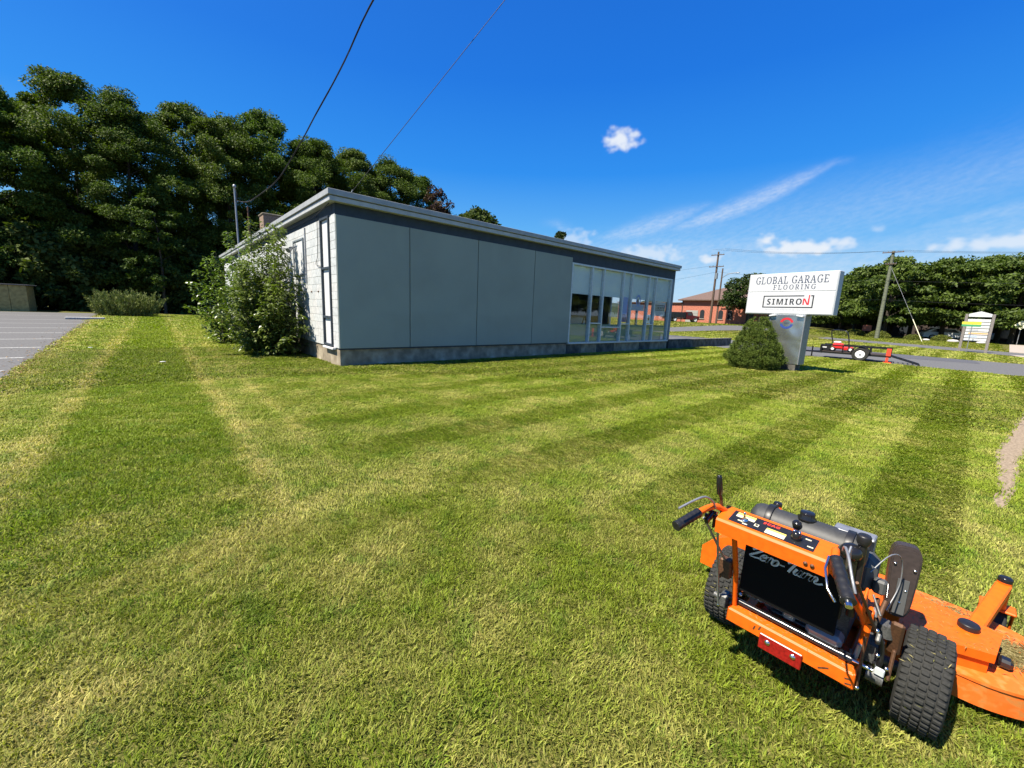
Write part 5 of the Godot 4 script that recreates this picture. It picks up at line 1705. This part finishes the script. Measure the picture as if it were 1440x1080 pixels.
		g.rbox(B + Vector3(0.02, -0.12, 0), Vector3(0.09, 0.014, 0.125), 0.005)
		for k in [-1, 1]: g.rbox(B + Vector3(0.04, -0.185, k * 0.056), Vector3(0.035, 0.14, 0.01), 0.004, Basis(Vector3(0, 0, 1), 0.25))
		part(M, "caster_fork", g, mats.orange)
		wheel(M, V.call(3.17, 0.1, hz), Zr, 0.098, 0.08, 0.045, mats.rubber, mats.black_gloss, "caster_wheel")
func smooth(pts: Array, n: int) -> Array:
	var c := Curve3D.new()
	for i in pts.size():
		var t: Vector3 = (pts[mini(i + 1, pts.size() - 1)] - pts[maxi(i - 1, 0)]) / 6.0
		c.add_point(pts[i], -t, t)
	c.bake_interval = 0.005
	var out := []
	for i in n + 1: out.append(c.sample_baked(c.get_baked_length() * i / n, true))
	return out
func grip(g: G, a: Vector3, b: Vector3, r: float) -> void:
	var l := a.distance_to(b)
	var prof := [Vector2(r * 0.7, 0)]
	for i in 6:
		prof.append(Vector2(r, l * (i + 0.15) / 6.0))
		prof.append(Vector2(r, l * (i + 0.7) / 6.0))
		prof.append(Vector2(r * 0.9, l * (i + 0.85) / 6.0))
	prof.append(Vector2(r * 1.1, l * 0.985))
	prof.append(Vector2(r * 1.0, l))
	prof.append(Vector2(0.001, l))
	g.lathe(prof, a, (b - a).normalized(), 16)
# the word Zero-Turn in slanting brush script, laid on the shield (its face looks along -x, right is +z)
func script_word(par: Node3D, at: Vector3) -> void:
	var strokes := [
		[[0.1, 0.75], [0.45, 0.98], [0.85, 1.0], [0.55, 0.6], [0.1, 0.12], [0.45, 0.05], [0.85, 0.12]],
		[[0.95, 0.3], [1.25, 0.42], [1.3, 0.6], [1.12, 0.6], [0.98, 0.3], [1.08, 0.05], [1.35, 0.12]],
		[[1.5, 0.6], [1.48, 0.05], [1.55, 0.4], [1.72, 0.62], [1.85, 0.55]],
		[[2.15, 0.6], [1.95, 0.45], [1.95, 0.15], [2.12, 0.04], [2.32, 0.2], [2.32, 0.48], [2.15, 0.6]],
		[[2.5, 0.33], [2.85, 0.36]],
		[[2.95, 0.82], [3.3, 0.98], [3.95, 1.02]], [[3.5, 1.0], [3.38, 0.5], [3.3, 0.05]],
		[[3.75, 0.6], [3.68, 0.25], [3.8, 0.05], [4.02, 0.2], [4.1, 0.6], [4.08, 0.1], [4.2, 0.06]],
		[[4.38, 0.6], [4.36, 0.05], [4.42, 0.4], [4.6, 0.62], [4.72, 0.55]],
		[[4.9, 0.6], [4.88, 0.05], [4.95, 0.42], [5.15, 0.62], [5.26, 0.45], [5.24, 0.1], [5.45, 0.06], [5.75, 0.22]]]
	var k := 0.0455
	for s in strokes:
		var g := G.new()
		var pts := []
		for p in s: pts.append(at + Vector3(0, p[1] * k * 1.05, (p[0] + p[1] * 0.28) * k))
		var q := smooth(pts, 4 * s.size())
		for i in q.size() - 1:
			var a: Vector3 = q[i]
			var b: Vector3 = q[i + 1]
			var d := (b - a).normalized()
			if d.length() < 0.5: continue
			var wide := 0.0026 + 0.0022 * absf(d.y)
			var sd := d.cross(Vector3(1, 0, 0)).normalized() * wide
			g.face(a - sd, a + sd, b + sd * 1.05 + d * 0.001, b - sd * 1.05 + d * 0.001, Vector3(-1, 0, 0))
		part(par, "script_letter", g, mats.script_silver)

# ---------------------------------------------------------------- trailer on the driveway
func make_trailer() -> void:
	var T := thing("utility_trailer", "black open utility trailer with white wheels and lowered ramp on the driveway", "trailer", Vector3(25.0, 0, -3.75), 0.1)
	# local: z along the trailer (tongue at -z), x across, near side at x = 0
	var g := G.new()
	for x in [0.0, 1.45]:
		g.rbox(Vector3(x, 0.3, 0.0), Vector3(0.05, 0.08, 2.6), 0.006)
	for z in [-1.28, 0.0, 1.28]: g.rbox(Vector3(0.725, 0.3, z), Vector3(1.4, 0.06, 0.05), 0.006)
	part(T, "chassis", g, mats.car_black)
	for i in 8:
		g = G.new()
		g.rbox(Vector3(0.1 + i * 0.18, 0.352, 0), Vector3(0.17, 0.03, 2.6), 0.004)
		part(T, "deck_board", g, mats.brown_board)
	for x in [0.0, 1.45]:
		g = G.new()
		g.rbox(Vector3(x, 0.66, 0.0), Vector3(0.05, 0.05, 2.62), 0.005)
		part(T, "side_rail", g, mats.car_black)
		for z in [-1.28, -0.45, 0.55, 1.28]:
			g = G.new()
			g.rbox(Vector3(x, 0.49, z), Vector3(0.045, 0.29, 0.05), 0.005)
			part(T, "rail_post", g, mats.car_black)
	g = G.new()
	g.rbox(Vector3(0.725, 0.49, -1.3), Vector3(1.42, 0.3, 0.04), 0.005)
	part(T, "front_board", g, mats.car_black)
	g = G.new()
	g.rbox(Vector3(0.725, 0.27, -1.75), Vector3(0.08, 0.08, 0.95), 0.006)
	g.tube([Vector3(0.05, 0.28, -1.25), Vector3(0.7, 0.27, -2.0)], 0.035, 6)
	g.tube([Vector3(1.4, 0.28, -1.25), Vector3(0.75, 0.27, -2.0)], 0.035, 6)
	part(T, "tongue", g, mats.car_black)
	g = G.new()
	g.cyl(Vector3(0.6, 0.0, -1.7), Vector3(0.6, 0.55, -1.7), 0.03)
	g.cyl(Vector3(0.6, 0.0, -1.7), Vector3(0.6, 0.03, -1.7), 0.08)
	part(T, "tongue_jack", g, mats.car_black)
	wheel(T, Vector3(-0.12, 0.315, 0.22), Vector3(1, 0, 0), 0.31, 0.18, 0.18, mats.rubber, mats.rim_white)
	wheel(T, Vector3(1.57, 0.315, 0.22), Vector3(1, 0, 0), 0.31, 0.18, 0.18, mats.rubber, mats.rim_white)
	for x in [-0.12, 1.57]:
		g = G.new()
		for i in 8:
			var a0 := PI * (0.06 + 0.88 * i / 8.0)
			var a1 := PI * (0.06 + 0.88 * (i + 1) / 8.0)
			var c := Vector3(x, 0.315, 0.22)
			var p := c + Vector3(0, sin(a0), cos(a0)) * 0.375
			var q := c + Vector3(0, sin(a1), cos(a1)) * 0.375
			var d := (q - p).normalized()
			g.box((p + q) * 0.5, Vector3(0.22, 0.012, p.distance_to(q) + 0.004), Basis(Vector3(1, 0, 0), d.cross(Vector3(1, 0, 0)), d))
		part(T, "fender", g, mats.car_black)
	g = G.new()
	for x in [0.06, 0.5, 0.95, 1.39]: g.rbox(Vector3(x, 0.17, 1.8), Vector3(0.05, 0.04, 1.02), 0.005, Basis(Vector3(1, 0, 0), 0.29))
	for k in 6: g.rbox(Vector3(0.725, 0.3 - k * 0.052, 1.36 + k * 0.174), Vector3(1.36, 0.03, 0.03), 0.004)
	part(T, "ramp", g, mats.car_black)
	g = G.new()
	g.rbox(Vector3(-0.05, 0.5, 1.2), Vector3(0.03, 0.34, 0.16), 0.006)
	g.rbox(Vector3(-0.05, 0.17, 1.18), Vector3(0.05, 0.18, 0.1), 0.01)
	g.prism(PackedVector2Array([Vector2(-0.14, 1.06), Vector2(0.06, 1.06), Vector2(0.06, 1.34), Vector2(-0.14, 1.34)]), 0.0, 0.06)
	part(T, "red_stand", g, mats.jack_red)
	# small red machine riding on it
	var S := thing("power_rake", "small red engined machine with loop handle riding on the trailer", "machine", T.position + Vector3(0.4, 0.367, -0.72), 0.1)
	S.scale = Vector3.ONE * 1.25
	var tbx := thing("tool_box", "black tool box with pale label at the front of the trailer", "box", T.position + Vector3(0.35, 0.367, -1.2), 0.1)
	g = G.new()
	g.rbox(Vector3(0, 0.15, 0), Vector3(0.5, 0.3, 0.4), 0.02)
	part(tbx, "case", g, mats.black_plastic)
	g = G.new()
	g.span(Vector3(-0.256, 0.14, -0.12), Vector3(-0.251, 0.2, 0.06))
	part(tbx, "label_strip", g, mats.white_paint)
	g = G.new()
	g.rbox(Vector3(0, 0.2, 0), Vector3(0.36, 0.22, 0.34), 0.04)
	part(S, "engine", g, mats.engine_red)
	g = G.new()
	g.rbox(Vector3(0, 0.35, -0.04), Vector3(0.26, 0.08, 0.24), 0.03)
	part(S, "engine_top", g, mats.white_paint)
	g = G.new()
	g.rbox(Vector3(0, 0.12, 0.3), Vector3(0.4, 0.14, 0.34), 0.03)
	part(S, "housing", g, mats.engine_red)
	g = G.new()
	g.tube(smooth([Vector3(-0.22, 0.1, 0.35), Vector3(-0.22, 0.5, 0.3), Vector3(-0.22, 0.78, 0.2), Vector3(-0.1, 0.82, 0.0), Vector3(0.1, 0.82, -0.2), Vector3(0.2, 0.75, -0.3), Vector3(0.2, 0.3, -0.2)], 20), 0.02, 8)
	part(S, "loop_handle", g, mats.car_black)
	wheel(S, Vector3(-0.22, 0.09, 0.4), Vector3(1, 0, 0), 0.09, 0.05, 0.05, mats.rubber, mats.rim_white)
	wheel(S, Vector3(0.22, 0.09, 0.4), Vector3(1, 0, 0), 0.09, 0.05, 0.05, mats.rubber, mats.rim_white)
	wheel(S, Vector3(-0.22, 0.09, -0.15), Vector3(1, 0, 0), 0.09, 0.05, 0.05, mats.rubber, mats.rim_white)
	wheel(S, Vector3(0.22, 0.09, -0.15), Vector3(1, 0, 0), 0.09, 0.05, 0.05, mats.rubber, mats.rim_white)

# ---------------------------------------------------------------- tenants' sign, street furniture
func make_street() -> void:
	var g := G.new()
	var D := thing("tenant_sign", "tall white directory sign of stacked name boards on two wooden posts", "sign", Vector3(47.5, 0, -0.1), -PI / 2)
	for x in [-0.72, 0.66]:
		g = G.new()
		g.rbox(Vector3(x, 1.45, -0.08), Vector3(0.16, 2.95, 0.16), 0.01)
		part(D, "post", g, mats.sign_post)
	var cols := [mats.white_paint, mats.white_paint, mats.white_paint, mats.white_paint, mats.panel_orange, mats.poster_blue, mats.white_paint]
	for i in 7:
		g = G.new()
		g.rbox(Vector3(-0.03, 0.98 + i * 0.245, 0.01), Vector3(1.18, 0.2, 0.03), 0.006)
		var b := part(D, "name_board", g, mats.white_paint)
		if i == 1 or i == 2 or i == 5 or i == 3:
			g = G.new()
			var w := 0.5 if i != 2 else 1.0
			g.span(Vector3(-0.45, 0.93 + i * 0.245, 0.0255), Vector3(-0.45 + w, 1.03 + i * 0.245, 0.027))
			part(b, "printed_band", g, [null, mats.poster_blue, mats.panel_orange, mats.ink_pale, null, mats.ink_dark][i])
	g = G.new()
	g.prism(PackedVector2Array([Vector2(-0.62, 0), Vector2(0.56, 0), Vector2(0.56, -0.22), Vector2(-0.03, -0.42), Vector2(-0.62, -0.22)]), -0.01, 0.03, Transform3D(Basis(Vector3(1, 0, 0), PI / 2), Vector3(0, 2.72, 0)))
	part(D, "gable_board", g, mats.white_paint)
	var bn := thing("yellow_banner", "yellow and green banner sign on a thin pole before the directory sign", "sign", Vector3(46.6, 0, -0.42), -PI / 2)
	g = G.new()
	g.cyl(Vector3(0, -0.1, 0), Vector3(0, 2.35, 0), 0.025)
	part(bn, "pole", g, mats.galvanised)
	g = G.new()
	g.rbox(Vector3(-0.05, 2.22, 0.04), Vector3(0.98, 0.2, 0.02), 0.004)
	part(bn, "upper_board", g, mats.banner_yellow)
	g = G.new()
	g.rbox(Vector3(-0.05, 2.04, 0.04), Vector3(0.98, 0.15, 0.02), 0.004)
	part(bn, "lower_board", g, mats.banner_green)
	# utility poles
	var pole := func(label: String, at: Vector3, h: float, r: float, arms: Array, m: Material) -> Node3D:
		var t := thing("utility_pole", label, "pole", at)
		var q := G.new()
		q.cyl(Vector3(0, -0.3, 0), Vector3(0, h, 0), r, r * 0.65, 12)
		part(t, "shaft", q, m)
		for a in arms:
			q = G.new()
			q.rbox(Vector3(-r, a[0], 0), Vector3(0.1, 0.12, a[1] * 2), 0.01)
			var ar := part(t, "crossarm", q, mats.pole_brown)
			for z in [-0.9, -0.45, 0.45, 0.9]:
				q = G.new()
				q.cyl(Vector3(-r, a[0] + 0.06, z * a[1]), Vector3(-r, a[0] + 0.22, z * a[1]), 0.04, 0.025, 8)
				part(ar, "insulator", q, mats.post_grey)
		return t
	var p1: Node3D = pole.call("weathered green grey utility pole with crossarm and guy wire on the mown verge", Vector3(80, 0, -9.8), 12.4, 0.27, [[12.2, 1.15], [10.6, 0.6]], mats.pole_wood)
	g = G.new()
	g.cyl(Vector3(0, 10.3, 0), Vector3(-3.0, 0.0, 5.0), 0.016, -1, 6)
	part(p1, "guy_wire", g, mats.galvanised)
	g = G.new()
	g.cyl(Vector3(-2.18, 2.9, 3.6), Vector3(-2.985, 0.0, 4.98), 0.045, -1, 8)
	part(p1, "guy_guard", g, mats.label_cream)
	var p2: Node3D = pole.call("tall thin brown utility pole with two crossarms before the brick building", Vector3(68, rise(68, -29), -29.0), 11.2, 0.2, [[10.7, 1.0], [8.9, 1.15]], mats.pole_brown)
	g = G.new()
	g.cyl(Vector3(-0.3, 7.0, 0.25), Vector3(-0.3, 7.9, 0.25), 0.2, -1, 12)
	part(p2, "transformer", g, mats.post_grey)
	var p3: Node3D = pole.call("shorter pole carrying a curved street lamp arm", Vector3(64.5, rise(64.5, -26.6), -26.6), 8.2, 0.15, [], mats.pole_brown)
	g = G.new()
	g.tube(smooth([Vector3(0, 6.8, 0), Vector3(0, 7.35, 0.9), Vector3(0, 7.5, 1.9)], 10), 0.05, 6)
	part(p3, "lamp_arm", g, mats.galvanised)
	g = G.new()
	g.ball(Vector3(0, 7.46, 2.15), Vector3(0.14, 0.08, 0.36), 10)
	part(p3, "lamp_head", g, mats.galvanised)
	# cables between the poles
	var cable := func(label: String, a: Vector3, b: Vector3, sag: float, r: float, group := "") -> void:
		var t := thing("overhead_cable", label, "cable", a, 0.0, group)
		var q := G.new()
		var pts := []
		for i in 17:
			var u := i / 16.0
			pts.append((b - a) * u - Vector3.UP * sag * 4.0 * u * (1 - u))
		q.tube(pts, r, 5)
		part(t, "wire", q, mats.wire_black)
	for z in [-1.03, -0.5, 0.5, 1.03]:
		cable.call("thin power line strung between the street poles", Vector3(79.73, 12.42, -9.8 + z), Vector3(67.8, 11.6 + rise(68, -29), -29 + z * 0.9), 0.5, 0.008, "street power lines")
		cable.call("thin power line running on past the green grey pole", Vector3(79.73, 12.42, -9.8 + z), Vector3(92, 12.2, 26 + z), 0.7, 0.008, "street power lines onward")
	for y in [5.6, 8.3]:
		cable.call("lower telephone cable hung from the green grey pole", Vector3(79.73, y, -9.8), Vector3(90, y, 26), 0.5, 0.014, "telephone cables")
		cable.call("telephone cable hung between the street poles", Vector3(79.73, y, -9.8), Vector3(67.8, y + 1, -29), 0.5, 0.012, "telephone cables between poles")
	for e in [[9.2, 5.8], [10.3, 8.2]]:
		cable.call("cable running from the brown pole over the street to the left", Vector3(67.8, e[0], -29), Vector3(40, e[1] - 1.5, -48), 0.8, 0.012, "cables over the street")
	# overhead service drop to the mast: twisted pair of black conductors, and a single wire to the roof corner
	var sd := thing("service_drop", "heavy twisted black service cable sweeping up from the steel mast", "cable", Vector3(3.42, 6.35, -24.5))
	var way := [Vector3(3.42, 6.35, -24.5), Vector3(3.6, 6.02, -22.6), Vector3(3.8, 6.07, -20.4), Vector3(3.94, 6.2, -18.2), Vector3(4.07, 6.72, -15.9), Vector3(4.17, 7.22, -14.2), Vector3(4.3, 7.89, -12.0), Vector3(4.4, 8.54, -10.4), Vector3(4.62, 9.3, -7.0), Vector3(4.9, 9.9, -2.0), Vector3(5.5, 10.4, 8.0), Vector3(6.2, 10.6, 20.0)]
	var sm := smooth(way, 120)
	for s in 3:
		var q := G.new()
		var pts := []
		for i in sm.size():
			var a := i * 0.32 + TAU * s / 3
			var r := 0.012 + (0.012 if i > 66 and i < 76 else 0.0)
			pts.append(sm[i] - sd.position + Vector3(cos(a) * r, sin(a) * r, 0))
		q.tube(pts, 0.011 if s < 2 else 0.008, 6)
		part(sd, "conductor", q, mats.wire_black)
	var sw := thing("single_wire", "single thin black wire rising from the roof corner", "wire", Vector3(3.9, 4.34, -10.66))
	g = G.new()
	var e0 := Vector3(3.9, 4.34, -10.66)
	var dir := Vector3(6.05, 8.0, -7.56) - e0
	var wp := []
	for i in 13: wp.append(dir * (i / 12.0) * 3.2)
	g.tube(wp, 0.0065, 6)
	part(sw, "wire", g, mats.wire_black)
	g = G.new()
	g.cyl(Vector3(0, -0.01, 0), Vector3(0.02, 0.06, 0.01), 0.02, 0.012, 8)
	part(sw, "insulator", g, mats.post_grey)
	# the pole both wires come from stands behind the viewer
	# brick building
	var K := thing("brick_building", "red brick building with brown hipped roof across the street", "building", Vector3(72, rise(72, -30), -30))
	g = G.new()
	g.span(Vector3(0, -0.5, -6), Vector3(16, 3.95, 9.6))
	part(K, "wall", g, mats.red_brick)
	g = G.new()
	g.span(Vector3(0.8, -0.5, -20), Vector3(14, 3.35, -6.01))
	part(K, "wing_wall", g, mats.red_brick)
	g = G.new()
	g.rbox(Vector3(7.4, 3.42, -13.2), Vector3(13.8, 0.16, 14.2), 0.02)
	part(K, "wing_roof", g, mats.roof_shingle)
	g = G.new()
	var e := [Vector3(-0.6, 3.95, -6.6), Vector3(16.6, 3.95, -6.6), Vector3(16.6, 3.95, 10.2), Vector3(-0.6, 3.95, 10.2)]
	var ra := Vector3(8, 7.2, 0.4)
	var rb := Vector3(8, 7.2, 3.6)
	g.face(e[0], e[3], rb, ra, Vector3(-1, 1, 0))
	g.face(e[1], e[2], rb, ra, Vector3(1, 1, 0))
	g.tri(e[0], ra, e[1])
	g.tri(e[2], rb, e[3])
	g.span(Vector3(-0.6, 3.8, -6.6), Vector3(16.6, 3.94, 10.2))
	part(K, "roof", g, mats.roof_shingle)
	for z in [-2.2, 0.9, 2.4, 5.6, 8.4]:
		g = G.new()
		g.span(Vector3(-0.03, 0.75, z - 0.38), Vector3(0.1, 1.9, z + 0.38))
		for k in 8:
			var a0 := PI * k / 8
			var a1 := PI * (k + 1) / 8
			g.tri(Vector3(-0.03, 1.9, z), Vector3(-0.03, 1.9 + sin(a0) * 0.35, z + cos(a0) * 0.38), Vector3(-0.03, 1.9 + sin(a1) * 0.35, z + cos(a1) * 0.38))
		var w := part(K, "window", g, mats.dark_window)
		g = G.new()
		g.rbox(Vector3(-0.05, 0.7, z), Vector3(0.12, 0.1, 0.95), 0.01)
		part(w, "sill", g, mats.pavement)
	g = G.new()
	g.span(Vector3(-0.03, 0, -5.1), Vector3(0.1, 2.1, -2.95))
	var gd := part(K, "garage_door", g, mats.door_grey)
	for k in 4:
		g = G.new()
		g.rbox(Vector3(-0.05, 0.28 + k * 0.5, -4.02), Vector3(0.03, 0.47, 2.1), 0.01)
		part(gd, "door_panel", g, mats.door_grey)
	for z in [-5.9, 6.8]:
		g = G.new()
		g.cyl(Vector3(-0.08, -0.3, z), Vector3(-0.08, 3.9, z), 0.07)
		part(K, "downpipe", g, mats.roof_shingle)
	# dump truck parked by it
	var R := thing("dump_truck", "black bodied dump truck with dark red cab by the brick building", "truck", Vector3(68.6, rise(68.6, -35), -33.6), 0.75)
	R.scale = Vector3(0.82, 0.9, 0.82)
	g = G.new()
	g.rbox(Vector3(0, 1.3, -2.4), Vector3(2.2, 1.1, 4.6), 0.04)
	part(R, "dump_body", g, mats.car_black)
	for k in 5:
		g = G.new()
		g.rbox(Vector3(-1.12, 1.3, -4.2 + k * 0.9), Vector3(0.06, 1.05, 0.1), 0.01)
		part(R, "body_rib", g, mats.car_black)
	g = G.new()
	g.rbox(Vector3(0, 0.62, -0.9), Vector3(0.9, 0.2, 7.2), 0.02)
	part(R, "chassis", g, mats.car_black)
	g = G.new()
	g.prism(PackedVector2Array([Vector2(0, 0.5), Vector2(2.6, 0.5), Vector2(2.6, 1.15), Vector2(1.4, 1.3), Vector2(1.05, 1.95), Vector2(0, 1.95)]), -1.0, 1.0, Transform3D(Basis(Vector3(0, 0, 1), Vector3(1, 0, 0), Vector3(0, 1, 0)), Vector3(0, 0, 0)))
	var cab := part(R, "cab", g, mats.car_red)
	g = G.new()
	g.prism(PackedVector2Array([Vector2(0.25, 1.3), Vector2(1.15, 1.3), Vector2(0.95, 1.8), Vector2(0.25, 1.8)]), -1.02, 1.02, Transform3D(Basis(Vector3(0, 0, 1), Vector3(1, 0, 0), Vector3(0, 1, 0)), Vector3(0, 0, 0)))
	part(cab, "side_window", g, mats.dark_window)
	for z in [1.9, -2.2, -3.3]:
		for x in [-0.95, 0.95]: wheel(R, Vector3(x, 0.46, z), Vector3(1, 0, 0), 0.46, 0.28, 0.25, mats.rubber, mats.rim_white)
	# dark brown building behind the street trees
	var Q := thing("brown_building", "dark brown board clad building half hidden behind the street trees", "building", Vector3(116, 0, -6))
	g = G.new()
	g.span(Vector3(0, -0.3, -30), Vector3(12, 4.6, 14))
	part(Q, "wall", g, mats.brown_board)
	g = G.new()
	g.rbox(Vector3(6, 4.75, -8), Vector3(13.4, 0.3, 45.4), 0.03)
	part(Q, "roof", g, mats.roof_shingle)
	for k in 9:
		g = G.new()
		g.span(Vector3(-0.05, 0.6, -27 + k * 4.4), Vector3(0.05, 2.6, -25 + k * 4.4))
		part(Q, "window", g, mats.dark_window)
	var O := thing("orange_sign", "small orange red sign block under the street trees", "sign", Vector3(91, 0, -12.6))
	g = G.new()
	g.rbox(Vector3(0, 1.45, 0), Vector3(0.15, 1.0, 1.15), 0.02)
	part(O, "board", g, mats.red_brick)
	g = G.new()
	for z in [-0.4, 0.4]: g.cyl(Vector3(0, -0.1, z), Vector3(0, 0.96, z), 0.05)
	part(O, "legs", g, mats.brown_board)
	for e2 in [[84, -2.2, 0.5], [86, -5.0, 0.35], [85, 0.4, 0.4]]:
		var bo := thing("boulder", "pale boulder lying on the grass under the street trees", "rock", Vector3(e2[0], 0, e2[1]), 0.0, "pale boulders")
		g = G.new()
		g.ball(Vector3(0, e2[2] * 0.3, 0), Vector3(e2[2], e2[2] * 0.5, e2[2] * 1.3), 9)
		part(bo, "stone", g, mats.boulder)
	car("white_van", "white van parked far off under the street trees", Vector3(98, 0, -3.6), 0.3, mats.car_white, 1.35)
	car("white_car", "white car on the far street beside the diamond road sign", Vector3(118, 0, 1.6), 1.2, mats.car_white, 1.2)
	var W := thing("diamond_sign", "pale diamond road sign on a post far down the street", "sign", Vector3(88, 0, 3.6), -PI / 2)
	g = G.new()
	g.cyl(Vector3(0, -0.1, 0), Vector3(0, 3.0, 0), 0.04)
	part(W, "post", g, mats.galvanised)
	g = G.new()
	g.rbox(Vector3(0, 2.7, 0.06), Vector3(0.9, 0.9, 0.02), 0.01, Basis(Vector3(0, 0, 1), PI / 4))
	part(W, "plate", g, mats.label_cream)
	var X := thing("tan_shed", "tan board shed in the shade at the edge of the parking lot", "shed", Vector3(-10.7, 0, -52.2))
	X.scale = Vector3(1, 0.66, 1)
	for k in 6:
		g = G.new()
		g.rbox(Vector3(-2.4 + k * 0.96, 1.6, 0), Vector3(0.94, 3.2, 0.1), 0.01)
		part(X, "board", g, mats.tan_board)
	g = G.new()
	g.span(Vector3(-2.85, 0, -3), Vector3(2.85, 3.15, -0.055))
	part(X, "body", g, mats.tan_board)
	g = G.new()
	g.rbox(Vector3(0, 3.26, -1.5), Vector3(6.1, 0.12, 3.4), 0.02)
	part(X, "roof", g, mats.roofing)
	# concrete wheel stop at the lot edge and scraps on the lawn
	var ws := thing("wheel_stop", "pale concrete wheel stop at the edge of the parking lot", "wheel stop", Vector3(-3.4, 0.008, -38.0))
	g = G.new()
	g.rbox(Vector3(0, 0.07, 0), Vector3(1.8, 0.15, 0.2), 0.03)
	part(ws, "block", g, mats.line_paint)
	for s in [[-1.13, -3.98, 0.03], [0.05, -13.2, 0.07], [-1.55, -17.5, 0.06]]:
		var sc := thing("paper_scrap", "small crumpled white paper scrap lying on the lawn", "litter", Vector3(s[0], 0.035, s[1]), 0.0, "paper scraps")
		g = G.new()
		g.ball(Vector3.ZERO, Vector3(s[2], 0.012, s[2] * 0.6), 7)
		part(sc, "paper", g, mats.white_paint)
	# dead leaves and grit gathered along the edge of the lot
	var lv := Leaves.new()
	var rl := RandomNumberGenerator.new()
	rl.seed = 44
	for i in 2600:
		var z := -3.0 - pow(rl.randf(), 1.3) * 46.0
		var gather := 0.12 if rl.randf() < 0.6 else 0.35
		var x := lot_edge(z) - absf(rl.randfn(0.0, gather)) + 0.05
		var a := rl.randf() * TAU
		var sz := rl.randf_range(0.02, 0.07)
		lv.leaf(Vector3(x, 0.016 + rl.randf() * 0.012, z), Vector3(cos(a), rl.randf_range(-0.1, 0.3), sin(a)).normalized(), Vector3(rl.randf_range(-0.4, 0.4), 1, rl.randf_range(-0.4, 0.4)).normalized(), sz, sz * 0.5, Color(0.16, 0.07, 0.03).lerp(Color(0.42, 0.28, 0.14), rl.randf()))
	var lo := part(self, "dead_leaves", lv, mats.needle)
	lo.set_meta("kind", "stuff")
	lo.set_meta("label", "brown dead leaves and grit along the edge of the parking lot")
	lo.set_meta("category", "leaves")
func car(called: String, label: String, at: Vector3, turn: float, m: Material, k: float) -> void:
	var c := thing(called, label, "car", at, turn)
	c.scale = Vector3.ONE * k
	var g := G.new()
	var ax := Basis(Vector3(0, 0, 1), Vector3(1, 0, 0), Vector3(0, 1, 0))
	g.prism(PackedVector2Array([Vector2(-2.1, 0.3), Vector2(2.1, 0.3), Vector2(2.15, 0.7), Vector2(1.2, 0.92), Vector2(0.6, 1.4), Vector2(-1.2, 1.42), Vector2(-1.9, 0.95), Vector2(-2.15, 0.85)]), -0.85, 0.85, Transform3D(ax, Vector3.ZERO))
	part(c, "body", g, m)
	g = G.new()
	g.prism(PackedVector2Array([Vector2(0.95, 0.95), Vector2(0.5, 1.32), Vector2(-1.1, 1.34), Vector2(-1.55, 0.97)]), -0.865, 0.865, Transform3D(ax, Vector3.ZERO))
	part(c, "side_window", g, mats.dark_window)
	for z in [-1.3, 1.35]:
		for x in [-0.78, 0.78]: wheel(c, Vector3(x, 0.32, z), Vector3(1, 0, 0), 0.32, 0.2, 0.18, mats.rubber, mats.galvanised)

# ---------------------------------------------------------------- scene
func _ready() -> void:
	# camera
	var cam := Camera3D.new()
	cam.name = "camera"
	add_child(cam)
	cam.transform = Transform3D(Basis(Vector3(0.75369676, 0.04114554, 0.65593311), Vector3(0.08420296, 0.98376792, -0.15846305), Vector3(-0.651806, 0.17466459, 0.73799812)).orthonormalized(), Vector3(0, 1.6, 0))
	cam.fov = 87.087
	cam.near = 0.05
	cam.far = 3000.0
	cam.current = true
	# sky, exposure
	var env := Environment.new()
	env.background_mode = Environment.BG_SKY
	env.sky = make_sky()
	env.background_energy_multiplier = 0.49
	env.tonemap_mode = Environment.TONE_MAPPER_LINEAR
	env.tonemap_exposure = 2.15
	env.sdfgi_enabled = true
	env.ssao_enabled = true
	env.ssil_enabled = true
	var we := WorldEnvironment.new()
	we.name = "environment"
	we.environment = env
	add_child(we)
	# sun: high, from the left and a little behind the building front
	var sun := DirectionalLight3D.new()
	sun.name = "sun"
	sun.light_energy = 1.6
	sun.light_color = Color(1.0, 0.965, 0.9)
	sun.light_angular_distance = 0.5
	sun.shadow_enabled = true
	add_child(sun)
	sun.look_at_from_position(Vector3(-65, 100, -15), Vector3.ZERO, Vector3.UP)
	print("sky ", Time.get_ticks_msec())
	make_materials()
	make_ground()
	make_building()
	print("building ", Time.get_ticks_msec())
	make_street()
	make_trees()
	print("trees ", Time.get_ticks_msec())
	make_shrubs()
	make_sign()
	make_trailer()
	make_mower()
	print("mower ", Time.get_ticks_msec())
	make_lawn(cam)
	print("lawn ", Time.get_ticks_msec())
